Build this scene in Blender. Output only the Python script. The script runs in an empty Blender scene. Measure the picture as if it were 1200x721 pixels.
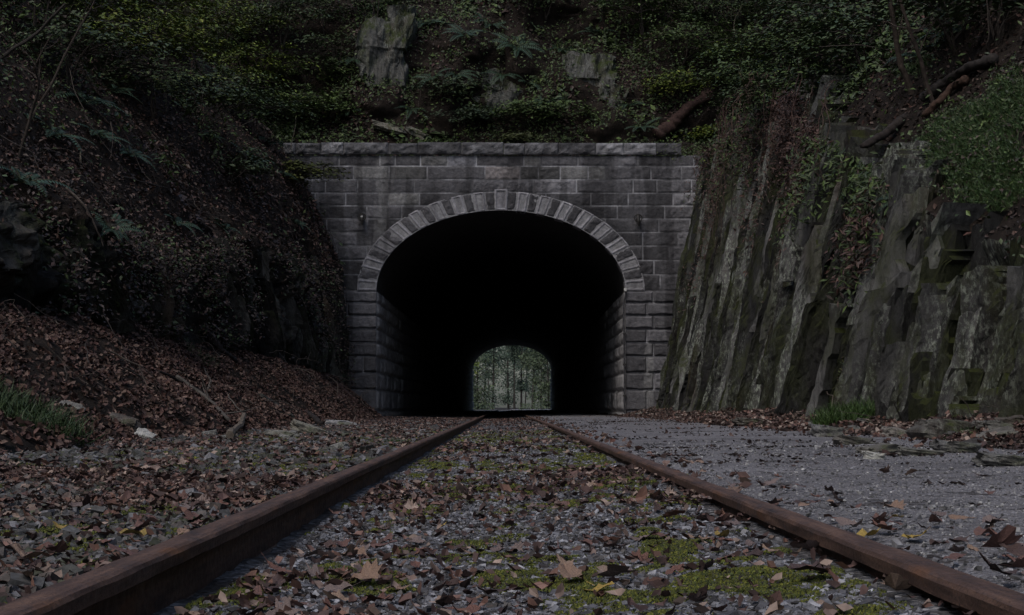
import bpy, math, random
import numpy as np
from mathutils import Vector, Matrix, Euler
from mathutils.bvhtree import BVHTree

RS = np.random.RandomState(7)
random.seed(7)
scene = bpy.context.scene
COL = scene.collection
PI = math.pi

# ------------------------------------------------------------------ camera
FPX = 1850.0                      # focal length in photo pixels (photo is 1200 px wide)
CAMZ = 0.46
PITCH = math.atan((477 - 360.5) / FPX)
YAW = math.atan((600 - 591) / FPX)
cam_d = bpy.data.cameras.new('camera')
cam = bpy.data.objects.new('camera', cam_d)
COL.objects.link(cam)
cam_d.sensor_width = 36
cam_d.lens = FPX / 1200 * 36
cam_d.clip_start = 0.05
cam_d.clip_end = 3000
cam.location = (0, 0, CAMZ)
cam.rotation_euler = Euler((PI / 2 + PITCH, 0, -YAW), 'XYZ')
scene.camera = cam
CM = np.array(cam.rotation_euler.to_matrix())
CPOS = np.array([0, 0, CAMZ])


def ray(px, py):
    d = CM @ np.array([(px - 600) / FPX, -(py - 360.5) / FPX, -1.0])
    return d / np.linalg.norm(d)


def at(px, py, Y):
    d = ray(px, py)
    return CPOS + d * (Y / d[1])


def proj(P):
    q = (np.atleast_2d(P) - CPOS) @ CM
    return np.stack([600 + FPX * q[:, 0] / -q[:, 2], 360.5 - FPX * q[:, 1] / -q[:, 2]], 1)


# ------------------------------------------------------------------ noise
def _hash(ix, iy, iz, seed):
    h = (ix.astype(np.int64) * 374761393 + iy.astype(np.int64) * 668265263 +
         iz.astype(np.int64) * 2147483647 + seed * 974634777) & 0xFFFFFFFF
    h = ((h ^ (h >> 13)) * 1274126177) & 0xFFFFFFFF
    h = h ^ (h >> 16)
    return (h & 0xFFFFFF) / float(0xFFFFFF)


def vnoise(x, y, z, seed=0):
    x, y, z = np.broadcast_arrays(np.asarray(x, float), np.asarray(y, float), np.asarray(z, float))
    ix, iy, iz = np.floor(x), np.floor(y), np.floor(z)
    fx, fy, fz = x - ix, y - iy, z - iz
    fx, fy, fz = [f * f * (3 - 2 * f) for f in (fx, fy, fz)]
    r = 0
    for a in (0, 1):
        for b in (0, 1):
            for c in (0, 1):
                w = (fx if a else 1 - fx) * (fy if b else 1 - fy) * (fz if c else 1 - fz)
                r = r + w * _hash(ix + a, iy + b, iz + c, seed)
    return r * 2 - 1


def fbm(x, y, z, seed=0, octv=4, gain=0.5):
    r, a, f = 0, 1.0, 1.0
    for o in range(octv):
        r = r + a * vnoise(np.asarray(x) * f, np.asarray(y) * f, np.asarray(z) * f, seed + o)
        a *= gain
        f *= 2.03
    return r


def sstep(a, b, x):
    t = np.clip((x - a) / (b - a), 0, 1)
    return t * t * (3 - 2 * t)


# ------------------------------------------------------------------ objects
def mesh_data(name, V, F, mats, tint=None, smooth=False, midx=None):
    V = np.asarray(V, np.float32)
    Fs = [np.asarray(f, np.int32) for f in (F if isinstance(F, list) else [F]) if len(f)]
    me = bpy.data.meshes.new(name)
    me.vertices.add(len(V))
    me.vertices.foreach_set('co', V.ravel())
    nl = sum(f.size for f in Fs)
    npoly = sum(len(f) for f in Fs)
    me.loops.add(nl)
    me.loops.foreach_set('vertex_index', np.concatenate([f.ravel() for f in Fs]))
    me.polygons.add(npoly)
    tot = np.concatenate([np.full(len(f), f.shape[1], np.int32) for f in Fs])
    st = np.concatenate([[0], np.cumsum(tot)[:-1]]).astype(np.int32)
    me.polygons.foreach_set('loop_start', st)
    me.polygons.foreach_set('loop_total', tot)
    me.polygons.foreach_set('use_smooth', np.full(npoly, bool(smooth)))
    for m in (mats if isinstance(mats, (list, tuple)) else [mats]):
        me.materials.append(m)
    if midx is not None:
        me.polygons.foreach_set('material_index', np.asarray(midx, np.int32))
    if tint is not None:
        at_ = me.attributes.new('tint', 'FLOAT_COLOR', 'POINT')
        t = np.ones((len(V), 4), np.float32)
        t[:, :3] = tint
        at_.data.foreach_set('color', t.ravel())
    me.update(calc_edges=True)
    return me


def obj(name, V, F, mats, parent=None, tint=None, smooth=False, origin=None, midx=None):
    V = np.asarray(V, float)
    if parent is not None and origin is None:
        origin = WORLD_LOC[parent.name]
    if origin is not None:
        V = V - np.asarray(origin)
    o = bpy.data.objects.new(name, mesh_data(name, V, F, mats, tint, smooth, midx))
    COL.objects.link(o)
    if parent is not None:
        o.parent = parent
        WORLD_LOC[o.name] = np.asarray(origin, float)
    elif origin is not None:
        o.location = origin
        WORLD_LOC[o.name] = np.asarray(origin, float)
    else:
        WORLD_LOC[o.name] = np.zeros(3)
    return o


WORLD_LOC = {}


def tag(o, label=None, cat=None, group=None, kind=None):
    if label: o['label'] = label
    if cat: o['category'] = cat
    if group: o['group'] = group
    if kind: o['kind'] = kind
    return o


def thing(name, loc, label, cat, group=None):
    o = bpy.data.objects.new(name, None)
    COL.objects.link(o)
    o.location = loc
    WORLD_LOC[o.name] = np.asarray(loc, float)
    return tag(o, label, cat, group)


def grid_faces(n, m):
    i = np.arange((n - 1) * (m - 1))
    a = (i // (m - 1)) * m + i % (m - 1)
    return np.stack([a, a + m, a + m + 1, a + 1], 1)


class Soup:
    def __init__(self):
        self.V, self.F, self.T, self.n = [], {}, [], 0

    def add(self, V, F, tint=(0.5, 0.5, 0.5)):
        V = np.asarray(V, float)
        F = np.asarray(F)
        self.F.setdefault(F.shape[1], []).append(F + self.n)
        self.V.append(V)
        t = np.asarray(tint, float)
        self.T.append(np.broadcast_to(t, (len(V), 3)))
        self.n += len(V)
        return self

    def inst(self, T, F, pos, rot, scale, tint):
        """vectorised copies of a template"""
        T = np.asarray(T, float)
        N, k = len(pos), len(T)
        scale = np.asarray(scale, float)
        if scale.ndim == 1: scale = scale[:, None]
        L = T[None, :, :] * scale[:, None, :]
        V = np.einsum('nij,nkj->nki', rot, L) + pos[:, None, :]
        FF = (np.asarray(F)[None] + (np.arange(N) * k)[:, None, None]).reshape(-1, len(F[0]))
        self.add(V.reshape(-1, 3), FF, np.repeat(np.asarray(tint, float), k, axis=0))
        return self

    def build(self, name, mats, parent=None, smooth=False, origin=None):
        return obj(name, np.concatenate(self.V), [np.concatenate(v) for v in self.F.values()], mats, parent,
                   np.concatenate(self.T), smooth, origin)


def frames(nrm, yaw, tilt=None):
    nrm = np.asarray(nrm, float)
    nrm = nrm / np.linalg.norm(nrm, axis=1, keepdims=True)
    if tilt is not None:
        nrm = nrm + RS.normal(0, 1, nrm.shape) * np.asarray(tilt).reshape(-1, 1)
        nrm = nrm / np.linalg.norm(nrm, axis=1, keepdims=True)
    a = np.where(np.abs(nrm[:, 2:3]) < 0.95, np.array([[0, 0, 1.0]]), np.array([[1.0, 0, 0]]))
    t = np.cross(a, nrm)
    t /= np.linalg.norm(t, axis=1, keepdims=True)
    b = np.cross(nrm, t)
    c, s = np.cos(yaw)[:, None], np.sin(yaw)[:, None]
    x = c * t + s * b
    y = -s * t + c * b
    return np.stack([x, y, nrm], 2)


def pick(cols, N, jit=0.25):
    cols = np.asarray(cols, float)
    c = cols[RS.randint(0, len(cols), N)]
    return np.clip(c * (1 + RS.uniform(-jit, jit, (N, 1))), 0.004, 0.9)


def tube_geo(pts, rad, k=7, cap=True):
    pts = np.asarray(pts, float)
    n = len(pts)
    rad = np.broadcast_to(np.asarray(rad, float), (n,))
    tan = np.gradient(pts, axis=0)
    tan /= np.linalg.norm(tan, axis=1, keepdims=True) + 1e-9
    up = np.array([0.31, 0.22, 0.92])
    a = np.cross(tan, up)
    a /= np.linalg.norm(a, axis=1, keepdims=True) + 1e-9
    b = np.cross(tan, a)
    th = np.arange(k) * 2 * PI / k
    V = pts[:, None, :] + rad[:, None, None] * (np.cos(th)[None, :, None] * a[:, None, :] + np.sin(th)[None, :, None] * b[:, None, :])
    V = V.reshape(-1, 3)
    i, j = np.meshgrid(np.arange(n - 1), np.arange(k), indexing='ij')
    i, j = i.ravel(), j.ravel()
    F = np.stack([i * k + j, i * k + (j + 1) % k, (i + 1) * k + (j + 1) % k, (i + 1) * k + j], 1)
    if cap:
        V = np.vstack([V, pts[:1], pts[-1:]])
        c0, c1 = n * k, n * k + 1
        jj = np.arange(k)
        capf = np.vstack([np.stack([np.full(k, c0), (jj + 1) % k, jj, jj], 1),
                          np.stack([np.full(k, c1), (n - 1) * k + jj, (n - 1) * k + (jj + 1) % k, (n - 1) * k + (jj + 1) % k], 1)])
        return V, F, capf[:, :3]
    return V, F, np.zeros((0, 3), int)


def add_tube(s, pts, rad, tint, k=7):
    V, F, C = tube_geo(pts, rad, k)
    F3 = np.vstack([F[:, [0, 1, 2]], F[:, [0, 2, 3]], C]) if len(C) else np.vstack([F[:, [0, 1, 2]], F[:, [0, 2, 3]]])
    s.add(V, F3, tint)


def curve(pts, n=14, wob=0.0, seed=0):
    pts = np.asarray(pts, float)
    t = np.linspace(0, 1, len(pts))
    u = np.linspace(0, 1, n)
    c = np.stack([np.interp(u, t, pts[:, i]) for i in range(3)], 1)
    for _ in range(2):
        d = c.copy()
        d[1:-1] = (c[:-2] + 2 * c[1:-1] + c[2:]) / 4
        c = d
    if wob:
        L = np.linalg.norm(pts[-1] - pts[0])
        for i in range(3):
            c[:, i] += wob * fbm(u * 4 * max(1, L / 3), seed + i * 7.3, 0.5, seed + i, 3)
    return c


# ------------------------------------------------------------------ materials
class NB:
    def __init__(self, name):
        self.m = bpy.data.materials.new(name)
        self.m.use_nodes = True
        self.t = self.m.node_tree
        self.t.nodes.clear()
        self.out = self.t.nodes.new('ShaderNodeOutputMaterial')
        self.p = self.t.nodes.new('ShaderNodeBsdfPrincipled')
        self.t.links.new(self.p.outputs[0], self.out.inputs[0])
        self.p.inputs['Specular IOR Level'].default_value = 0.25
        self.co = self.t.nodes.new('ShaderNodeTexCoord').outputs['Object']

    def _set(self, sock, v):
        if isinstance(v, bpy.types.NodeSocket): self.t.links.new(v, sock)
        elif isinstance(v, (tuple, list)) and len(v) == 3 and sock.type == 'RGBA': sock.default_value = (*v, 1)
        else: sock.default_value = v

    def noise(self, scale, detail=4, rough=0.55, stretch=None, rot=None, dist=0.0):
        co = self.co
        if stretch or rot:
            mp = self.t.nodes.new('ShaderNodeMapping')
            self._set(mp.inputs[0], co)
            if stretch: mp.inputs['Scale'].default_value = stretch
            if rot: mp.inputs['Rotation'].default_value = rot
            co = mp.outputs[0]
        n = self.t.nodes.new('ShaderNodeTexNoise')
        self._set(n.inputs['Vector'], co)
        n.inputs['Scale'].default_value = scale
        n.inputs['Detail'].default_value = detail
        n.inputs['Roughness'].default_value = rough
        n.inputs['Distortion'].default_value = dist
        return n.outputs[0]

    def voro(self, scale, feature='F1', out=0, stretch=None):
        n = self.t.nodes.new('ShaderNodeTexVoronoi')
        n.feature = feature
        co = self.co
        if stretch:
            mp = self.t.nodes.new('ShaderNodeMapping')
            self._set(mp.inputs[0], co)
            mp.inputs['Scale'].default_value = stretch
            co = mp.outputs[0]
        self._set(n.inputs['Vector'], co)
        n.inputs['Scale'].default_value = scale
        return n.outputs[out]

    def ramp(self, fac, stops, interp='LINEAR'):
        n = self.t.nodes.new('ShaderNodeValToRGB')
        self._set(n.inputs[0], fac)
        n.color_ramp.interpolation = interp
        el = n.color_ramp.elements
        while len(el) < len(stops): el.new(0.5)
        for e, (p, c) in zip(el, stops):
            e.position = p
            e.color = (*c, 1) if isinstance(c, (tuple, list)) else (c, c, c, 1)
        return n.outputs[0]

    def mix(self, fac, a, b, mode='MIX'):
        n = self.t.nodes.new('ShaderNodeMix')
        n.data_type = 'RGBA'
        n.blend_type = mode
        self._set(n.inputs[0], fac)
        self._set(n.inputs[6], a)
        self._set(n.inputs[7], b)
        return n.outputs[2]

    def math(self, op, a, b=0.0):
        n = self.t.nodes.new('ShaderNodeMath')
        n.operation = op
        self._set(n.inputs[0], a)
        self._set(n.inputs[1], b)
        return n.outputs[0]

    def attr(self, name='tint'):
        n = self.t.nodes.new('ShaderNodeAttribute')
        n.attribute_name = name
        return n.outputs['Color']

    def sepz(self):
        n = self.t.nodes.new('ShaderNodeNewGeometry')
        s = self.t.nodes.new('ShaderNodeSeparateXYZ')
        self._set(s.inputs[0], n.outputs['Normal'])
        return s.outputs[2]

    def bump(self, h, strength=0.5, dist=0.02, prev=None):
        n = self.t.nodes.new('ShaderNodeBump')
        n.inputs['Strength'].default_value = strength
        n.inputs['Distance'].default_value = dist
        self._set(n.inputs['Height'], h)
        if prev is not None: self._set(n.inputs['Normal'], prev)
        return n.outputs[0]

    def fin(self, color, rough=0.85, normal=None, spec=None):
        self._set(self.p.inputs['Base Color'], color)
        self._set(self.p.inputs['Roughness'], rough)
        if normal is not None: self._set(self.p.inputs['Normal'], normal)
        if spec is not None: self.p.inputs['Specular IOR Level'].default_value = spec
        return self.m


def m_tint(name, amt=0.5, scale=40, rough=0.8, bump=0.0, spec=0.25):
    b = NB(name)
    n = b.noise(scale, 3)
    k = b.ramp(n, [(0.25, 1 - amt), (0.75, 1 + amt * 0.6)])
    c = b.mix(1.0, b.attr(), k, 'MULTIPLY')
    nm = b.bump(n, bump, 0.01) if bump else None
    return b.fin(c, rough, nm, spec)


def m_rock(name, base, dark, lichen, moss, lich_amt, moss_amt, rust=(0.045, 0.028, 0.016)):
    b = NB(name)
    st = b.noise(1.0, 8, 0.7, (5.0, 5.0, 0.9), (0.25, 0, 0), 0.6)
    c = b.ramp(st, [(0.3, dark), (0.5, base), (0.7, tuple(v * 1.5 for v in base))])
    big = b.noise(0.8, 3, 0.5, (1, 1, 0.35))
    c = b.mix(b.ramp(big, [(0.55, 0.0), (0.72, 0.6)]), c, rust)
    c = b.mix(1.0, c, b.attr(), 'MULTIPLY')
    l1 = b.noise(13.0, 7, 0.75, (1.4, 1.4, 0.8))
    l2 = b.noise(0.9, 2, 0.5, (1, 1, 0.4))
    lm = b.math('MULTIPLY', b.ramp(l1, [(0.5, 0.0), (0.6, 1.0)]), b.ramp(l2, [(0.58 - lich_amt * 0.3, 0.0), (0.72 - lich_amt * 0.25, 1.0)]))
    lm = b.math('MULTIPLY', lm, b.math('MINIMUM', b.math('POWER', b.ramp(b.attr(), [(0.0, 0.0), (1.0, 1.0)]), 1.6), 1.0))
    c = b.mix(lm, c, lichen)
    m1 = b.noise(1.7, 5, 0.65, (1, 1, 0.5))
    mm = b.ramp(m1, [(0.62 - moss_amt * 0.25, 0.0), (0.75 - moss_amt * 0.25, 1.0)])
    up = b.ramp(b.sepz(), [(0.0, 0.4), (0.5, 1.0)])
    mm = b.math('MULTIPLY', mm, up)
    c = b.mix(mm, c, moss)
    h = b.noise(6.0, 7, 0.68, (2.2, 2.2, 0.8), (0.25, 0, 0))
    nm = b.bump(h, 0.9, 0.05)
    h2 = b.noise(45.0, 4, 0.6)
    nm = b.bump(h2, 0.5, 0.01, nm)
    return b.fin(c, 0.9, nm, 0.15)


M = {}
M['leaf'] = m_tint('dead_leaf', 0.55, 55, 0.62, 0.4, 0.3)
M['litter'] = m_tint('litter_leaf', 0.5, 25, 0.7, 0.0, 0.25)
M['green'] = m_tint('green_leaf', 0.4, 12, 0.55, 0.0, 0.3)
M['stone'] = m_tint('gravel_stone', 0.5, 60, 0.85, 0.4)
M['bark'] = m_tint('bark', 0.6, 14, 0.9, 0.8)
M['moss'] = m_tint('moss', 0.5, 60, 0.9)
M['rock_right'] = m_rock('slate_right', (0.056, 0.056, 0.055), (0.013, 0.0125, 0.012), (0.27, 0.3, 0.25), (0.03, 0.036, 0.01), 0.56, 0.68)
M['rock_left'] = m_rock('slate_left', (0.04, 0.038, 0.034), (0.012, 0.011, 0.01), (0.1, 0.115, 0.095), (0.02, 0.026, 0.008), 0.25, 0.45)
M['rock_top'] = m_rock('slate_outcrop', (0.075, 0.075, 0.07), (0.012, 0.012, 0.011), (0.17, 0.185, 0.165), (0.03, 0.04, 0.012), 0.45, 0.65)
M['boulder'] = m_rock('boulder_stone', (0.12, 0.12, 0.115), (0.05, 0.047, 0.042), (0.22, 0.23, 0.2), (0.04, 0.05, 0.015), 0.3, 0.3)

b = NB('humus')
n = b.noise(3.0, 7, 0.7)
c = b.ramp(n, [(0.3, (0.009, 0.008, 0.007)), (0.55, (0.022, 0.017, 0.014)), (0.75, (0.04, 0.031, 0.026))])
M['soil'] = b.fin(c, 0.95, b.bump(b.noise(18, 6, 0.7), 0.9, 0.05), 0.1)

b = NB('ballast_gravel')
v = b.voro(55.0, 'F1', 1)
vd = b.voro(55.0, 'F1', 0)
sepc = b.t.nodes.new('ShaderNodeSeparateColor')
b._set(sepc.inputs[0], v)
c = b.ramp(sepc.outputs[0], [(0.0, (0.04, 0.04, 0.042)), (0.5, (0.1, 0.1, 0.105)), (0.85, (0.16, 0.16, 0.17)), (1.0, (0.3, 0.3, 0.31))])
hum = b.ramp(b.noise(2.2, 6, 0.65), [(0.45, 0.0), (0.62, 0.85)])
c = b.mix(hum, c, (0.03, 0.022, 0.018))
ms = b.ramp(b.noise(1.3, 6, 0.7, (1, 0.6, 1)), [(0.64, 0.0), (0.72, 0.7)])
c = b.mix(ms, c, (0.05, 0.06, 0.022))
nm = b.bump(vd, 1.0, 0.02)
M['ballast'] = b.fin(c, 0.92, nm, 0.2)

b = NB('path_gravel')
v = b.voro(130.0, 'F1', 1)
vd = b.voro(130.0, 'F1', 0)
sepc = b.t.nodes.new('ShaderNodeSeparateColor')
b._set(sepc.inputs[0], v)
c = b.ramp(sepc.outputs[0], [(0.0, (0.12, 0.117, 0.125)), (0.6, (0.205, 0.2, 0.212)), (0.93, (0.27, 0.265, 0.28)), (1.0, (0.55, 0.54, 0.56))])
big = b.ramp(b.noise(0.7, 4, 0.6), [(0.35, 0.75), (0.65, 1.1)])
c = b.mix(1.0, c, big, 'MULTIPLY')
deb = b.ramp(b.noise(3.2, 6, 0.7, (0.9, 1.3, 1)), [(0.55, 0.0), (0.64, 0.92)])
c = b.mix(deb, c, (0.03, 0.025, 0.023))
M['path'] = b.fin(c, 0.95, b.bump(b.noise(9, 6, 0.7), 0.6, 0.03, b.bump(vd, 0.9, 0.012)), 0.15)

b = NB('masonry')
n1 = b.noise(9.0, 7, 0.72)
c = b.mix(1.0, b.attr(), b.ramp(n1, [(0.28, 0.6), (0.72, 1.35)]), 'MULTIPLY')
stn = b.ramp(b.noise(1.0, 6, 0.66, (1.5, 1, 0.3)), [(0.48, 0.0), (0.68, 0.5)])
c = b.mix(stn, c, (0.035, 0.033, 0.036))
wht = b.ramp(b.noise(1.9, 5, 0.7, (1.8, 1, 0.35)), [(0.66, 0.0), (0.76, 0.5)])
c = b.mix(wht, c, (0.22, 0.22, 0.23))
M['masonry'] = b.fin(c, 0.92, b.bump(b.noise(11, 7, 0.75), 1.0, 0.05), 0.15)

b = NB('tunnel_lining')
n1 = b.noise(5.0, 6, 0.65)
c = b.mix(1.0, b.attr(), b.ramp(n1, [(0.25, 0.5), (0.75, 1.3)]), 'MULTIPLY')
M['lining'] = b.fin(c, 0.92, b.bump(b.noise(14, 6, 0.7), 0.7, 0.03), 0.15)

b = NB('rusty_steel')
n1 = b.noise(4.0, 6, 0.65, (9, 0.7, 9))
n2 = b.noise(40.0, 4, 0.6)
c = b.ramp(n1, [(0.3, (0.032, 0.02, 0.016)), (0.5, (0.082, 0.048, 0.036)), (0.68, (0.145, 0.086, 0.06))])
c = b.mix(b.ramp(b.noise(3.0, 3, 0.5, (5, 0.9, 5)), [(0.6, 0.0), (0.72, 0.7)]), c, (0.15, 0.066, 0.026))
c = b.mix(b.ramp(b.noise(5.0, 4, 0.6, (6, 1.0, 6)), [(0.58, 0.0), (0.7, 0.7)]), c, (0.035, 0.03, 0.032))
pit = b.noise(130.0, 5, 0.7)
c = b.mix(b.ramp(pit, [(0.52, 0.0), (0.64, 0.75)]), c, (0.02, 0.014, 0.012))
M['rust'] = b.fin(c, b.ramp(n2, [(0.3, 0.5), (0.7, 0.85)]), b.bump(pit, 0.8, 0.003, b.bump(n2, 0.6, 0.004)), 0.3)

b = NB('black_iron')
c = b.ramp(b.noise(30, 4), [(0.3, (0.008, 0.008, 0.009)), (0.7, (0.03, 0.026, 0.022))])
M['iron'] = b.fin(c, 0.5, None, 0.4)
b = NB('porcelain')
M['porcelain'] = b.fin(b.ramp(b.noise(25, 3), [(0.3, (0.4, 0.4, 0.38)), (0.7, (0.6, 0.6, 0.58))]), 0.3, None, 0.5)

# ------------------------------------------------------------------ terrain functions
YP = 51.0                                  # plane of the portal face
XC = -0.11                                 # centre line of the tunnel
YEND = 164.0
RX0, RX1 = -0.718, 0.783                   # rail centre lines
RAILZ = 0.167


def gz(X, Y):
    """height of the track bed and path"""
    X = np.asarray(X, float)
    Y = np.asarray(Y, float)
    z = np.interp(X, [-6, -3.6, -2.2, -1.0, -0.72, -0.5, 0.1, 0.6, 0.78, 0.9, 1.3, 3.9, 6],
                  [0.16, 0.12, 0.085, 0.085, 0.05, 0.038, 0.05, 0.085, 0.10, 0.135, 0.14, 0.165, 0.2])
    return z + 0.012 * fbm(X * 1.7, Y * 1.7, 0, 5, 3) + 0.006 * fbm(X * 9, Y * 9, 0, 9, 2)


def hR(Y):
    return np.interp(Y, [-12, 8, 15, 18, 20, 27, 33, 45, 51, 60, 75], [1.7, 1.8, 2.0, 2.4, 3.1, 5.2, 7.1, 8.0, 8.5, 10, 14])


def right_ctrl(Y):
    f = 4.85 + 0.25 * vnoise(Y * 0.35, 0.3, 0, 3) + 0.12 * np.sin(Y * 0.9)
    h = hR(Y)
    o = np.ones_like(Y)
    return np.stack([
        np.stack([f - 1.15, 0.155 * o], -1),
        np.stack([f, 0.36 + 0.1 * vnoise(Y * 0.8, 0, 0, 11)], -1),
        np.stack([f + 0.2 * h, h], -1),
        np.stack([f + 0.2 * h + 1.3, h + 1.5], -1),
        np.stack([f + 0.2 * h + 6.5, h + 7.6], -1),
        np.stack([f + 0.2 * h + 26, h + 27], -1)], 0)     # (6, n, 2)


def left_ctrl(Y):
    YS = [-12, 8, 12, 20, 30, 38, 46, 51, 75]
    o = np.ones_like(Y)
    I = lambda v: np.interp(Y, YS, v)
    w = 0.25 * vnoise(Y * 0.4, 5.1, 0, 21)
    toe = np.where(Y > 50.6, -4.7, np.interp(Y, [-12, 30, 44, 50], [-3.6, -3.5, -3.5, -3.9])) + 0.15 * vnoise(Y * 0.6, 1, 0, 4)
    return np.stack([
        np.stack([toe, 0.11 * o], -1),
        np.stack([I([-7.2, -7.1, -7.0, -6.5, -5.9, -5.5, -5.05, -4.95, -5.2]) + w * (Y < 47), I([1.9, 1.9, 1.85, 1.6, 1.7, 1.55, 1.3, 0.9, 0.9])], -1),
        np.stack([I([-7.6, -7.5, -7.4, -6.9, -6.25, -6.1, -5.5, -5.2, -5.5]) + w * 0.6 * (Y < 47), I([3.0, 3.0, 3.0, 3.1, 3.5, 4.3, 4.7, 4.8, 5])], -1),
        np.stack([I([-9.0, -9.0, -8.9, -8.5, -7.7, -7.6, -7.0, -6.7, -7.0]), I([4.6, 4.6, 4.7, 5.0, 5.6, 6.6, 7.6, 8.2, 9.4])], -1),
        np.stack([I([-14, -14, -14, -13.5, -12.7, -12.4, -12, -11.5, -11.5]), I([10, 10, 10, 10.5, 11, 12, 13, 13.6, 16])], -1),
        np.stack([I([-32, -32, -32, -32, -31, -31, -31, -30, -30]), I([29, 29, 29, 30, 30, 31, 32, 33, 36])], -1)], 0)


def sweep(ctrl, Y, segs):
    """ctrl (k,n,2) -> P (rows, n, 3) ; segs = rows per segment"""
    rows, seg_id, loc = [], [], []
    for i, ns in enumerate(segs):
        for j in range(ns + (1 if i == len(segs) - 1 else 0)):
            t = j / ns
            xy = ctrl[i] * (1 - t) + ctrl[i + 1] * t
            rows.append(np.stack([xy[:, 0], Y, xy[:, 1]], -1))
            seg_id.append(i)
            loc.append(t)
    return np.stack(rows), np.array(seg_id), np.array(loc)


def slabs(lo, hi, wmin, wmax, rs):
    e = [lo]
    while e[-1] < hi: e.append(e[-1] + rs.uniform(wmin, wmax))
    return np.array(e)


rsl = np.random.RandomState(31)
EA = slabs(-20, 95, 0.3, 1.15, rsl)
# one broad pale plate near the photo's right edge
EA = np.concatenate([EA[EA < 16.6], [16.6, 18.7], EA[EA > 19.0]])
OA = rsl.uniform(-0.42, 0.26, len(EA))
TA = rsl.uniform(0.05, 0.42, len(EA))
HA = rsl.uniform(0.9, 3.2, len(EA))
PA = rsl.uniform(0, 3, len(EA))
EB = slabs(-20, 95, 0.07, 0.26, rsl)
OB = rsl.uniform(-0.12, 0.12, len(EB))
ip = np.searchsorted(EA, 17.0) - 1
OA[ip], TA[ip], HA[ip] = -0.12, 0.32, 9


def cells(x, z, seed):
    """jittered cells: id hashes, offset from the cell centre, distance to the nearest border"""
    ix, iz = np.floor(x), np.floor(z)
    d1 = np.full(x.shape, 99.0)
    d2 = np.full(x.shape, 99.0)
    bi, bj, cx_, cz_ = ix.copy(), iz.copy(), x * 0, z * 0
    for a in (-1, 0, 1):
        for b in (-1, 0, 1):
            jx, jz = ix + a, iz + b
            px = jx + 0.1 + 0.8 * _hash(jx, jz, jx * 0, seed)
            pz = jz + 0.05 + 0.9 * _hash(jx, jz, jx * 0 + 1, seed)
            d = np.abs(x - px) * 1.25 + np.abs(z - pz) * 0.75
            nearer = d < d1
            d2 = np.where(nearer, d1, np.minimum(d2, d))
            d1 = np.where(nearer, d, d1)
            bi, bj = np.where(nearer, jx, bi), np.where(nearer, jz, bj)
            cx_, cz_ = np.where(nearer, px, cx_), np.where(nearer, pz, cz_)
    return bi, bj, x - cx_, z - cz_, d2 - d1


def slate_disp(Y, Z, lean, wide=1.0, tall=1.0):
    s = Y + lean * Z + 0.10 * fbm(Y * 0.8, Z * 0.6, 0, 41, 3)
    d = 0.3 * fbm(Y * 0.3, Z * 0.25, 0, 61, 3)
    tint = np.ones(Y.shape)
    for lv, (w_, h_, amp, tl, grv, seed) in enumerate(((1.15 * wide, 4.2 * tall, 0.34, 0.30, 0.22, 501), (0.42 * wide, 1.7 * tall, 0.13, 0.13, 0.07, 502), (0.13, 0.62 * tall, 0.045, 0.04, 0.02, 503))):
        zz = Z / h_ + 0.35 * vnoise(s * 0.7 / w_, Z * 0.4, 0, seed + 20)
        bi, bj, dx_, dz_, ed = cells(s / w_, zz, seed)
        h1, h2, h3, h4 = [_hash(bi, bj, bi * 0 + k, seed + 7) for k in range(4)]
        if lv == 0:
            flat = (np.abs(bi * w_ + w_ / 2 - 17.4) < 0.8 * wide) & (Z < 2.9) & (wide == 1.0)
            calm = np.where(flat, 0.3, 1.0)
            tint = np.where(flat, 1.5, tint)
        k = calm if lv else 1.0
        d = d + k * (amp * 2 * (h1 - 0.5) + tl * (dx_ * (0.35 + 1.1 * h2) + dz_ * (h3 - 0.5) * 1.2) - grv * np.exp(-(ed / 0.09) ** 2) * (0.3 + h4))
        tint = tint * (1 + (0.75, 0.55, 0.4)[lv] * 2 * (_hash(bi, bj, bi * 0 + 9, seed) - 0.5))
    for _ in range(2):                                     # weather the sharpest steps a little
        d[:, 1:-1] = (d[:, :-2] + 2 * d[:, 1:-1] + d[:, 2:]) / 4
        d[1:-1] = (d[:-2] + 2 * d[1:-1] + d[2:]) / 4
    d = d + calm * (0.03 * fbm(Y * 7, Z * 2.5, 0, 51, 4) + 0.012 * fbm(Y * 20, Z * 9, 0, 57, 2))
    return np.clip(tint, 0.25, 2.4), d


def structure(o, label=None):
    o['kind'] = 'structure'
    return o


SURF = {}          # name -> point grid, for scattering and ray casts


def grid_obj(name, P, mat, smooth=True, tint=None):
    n, m = P.shape[:2]
    o = obj(name, P.reshape(-1, 3), grid_faces(n, m), mat, None, None if tint is None else np.repeat(tint.reshape(-1, 1), 3, 1), smooth=smooth)
    return o


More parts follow.
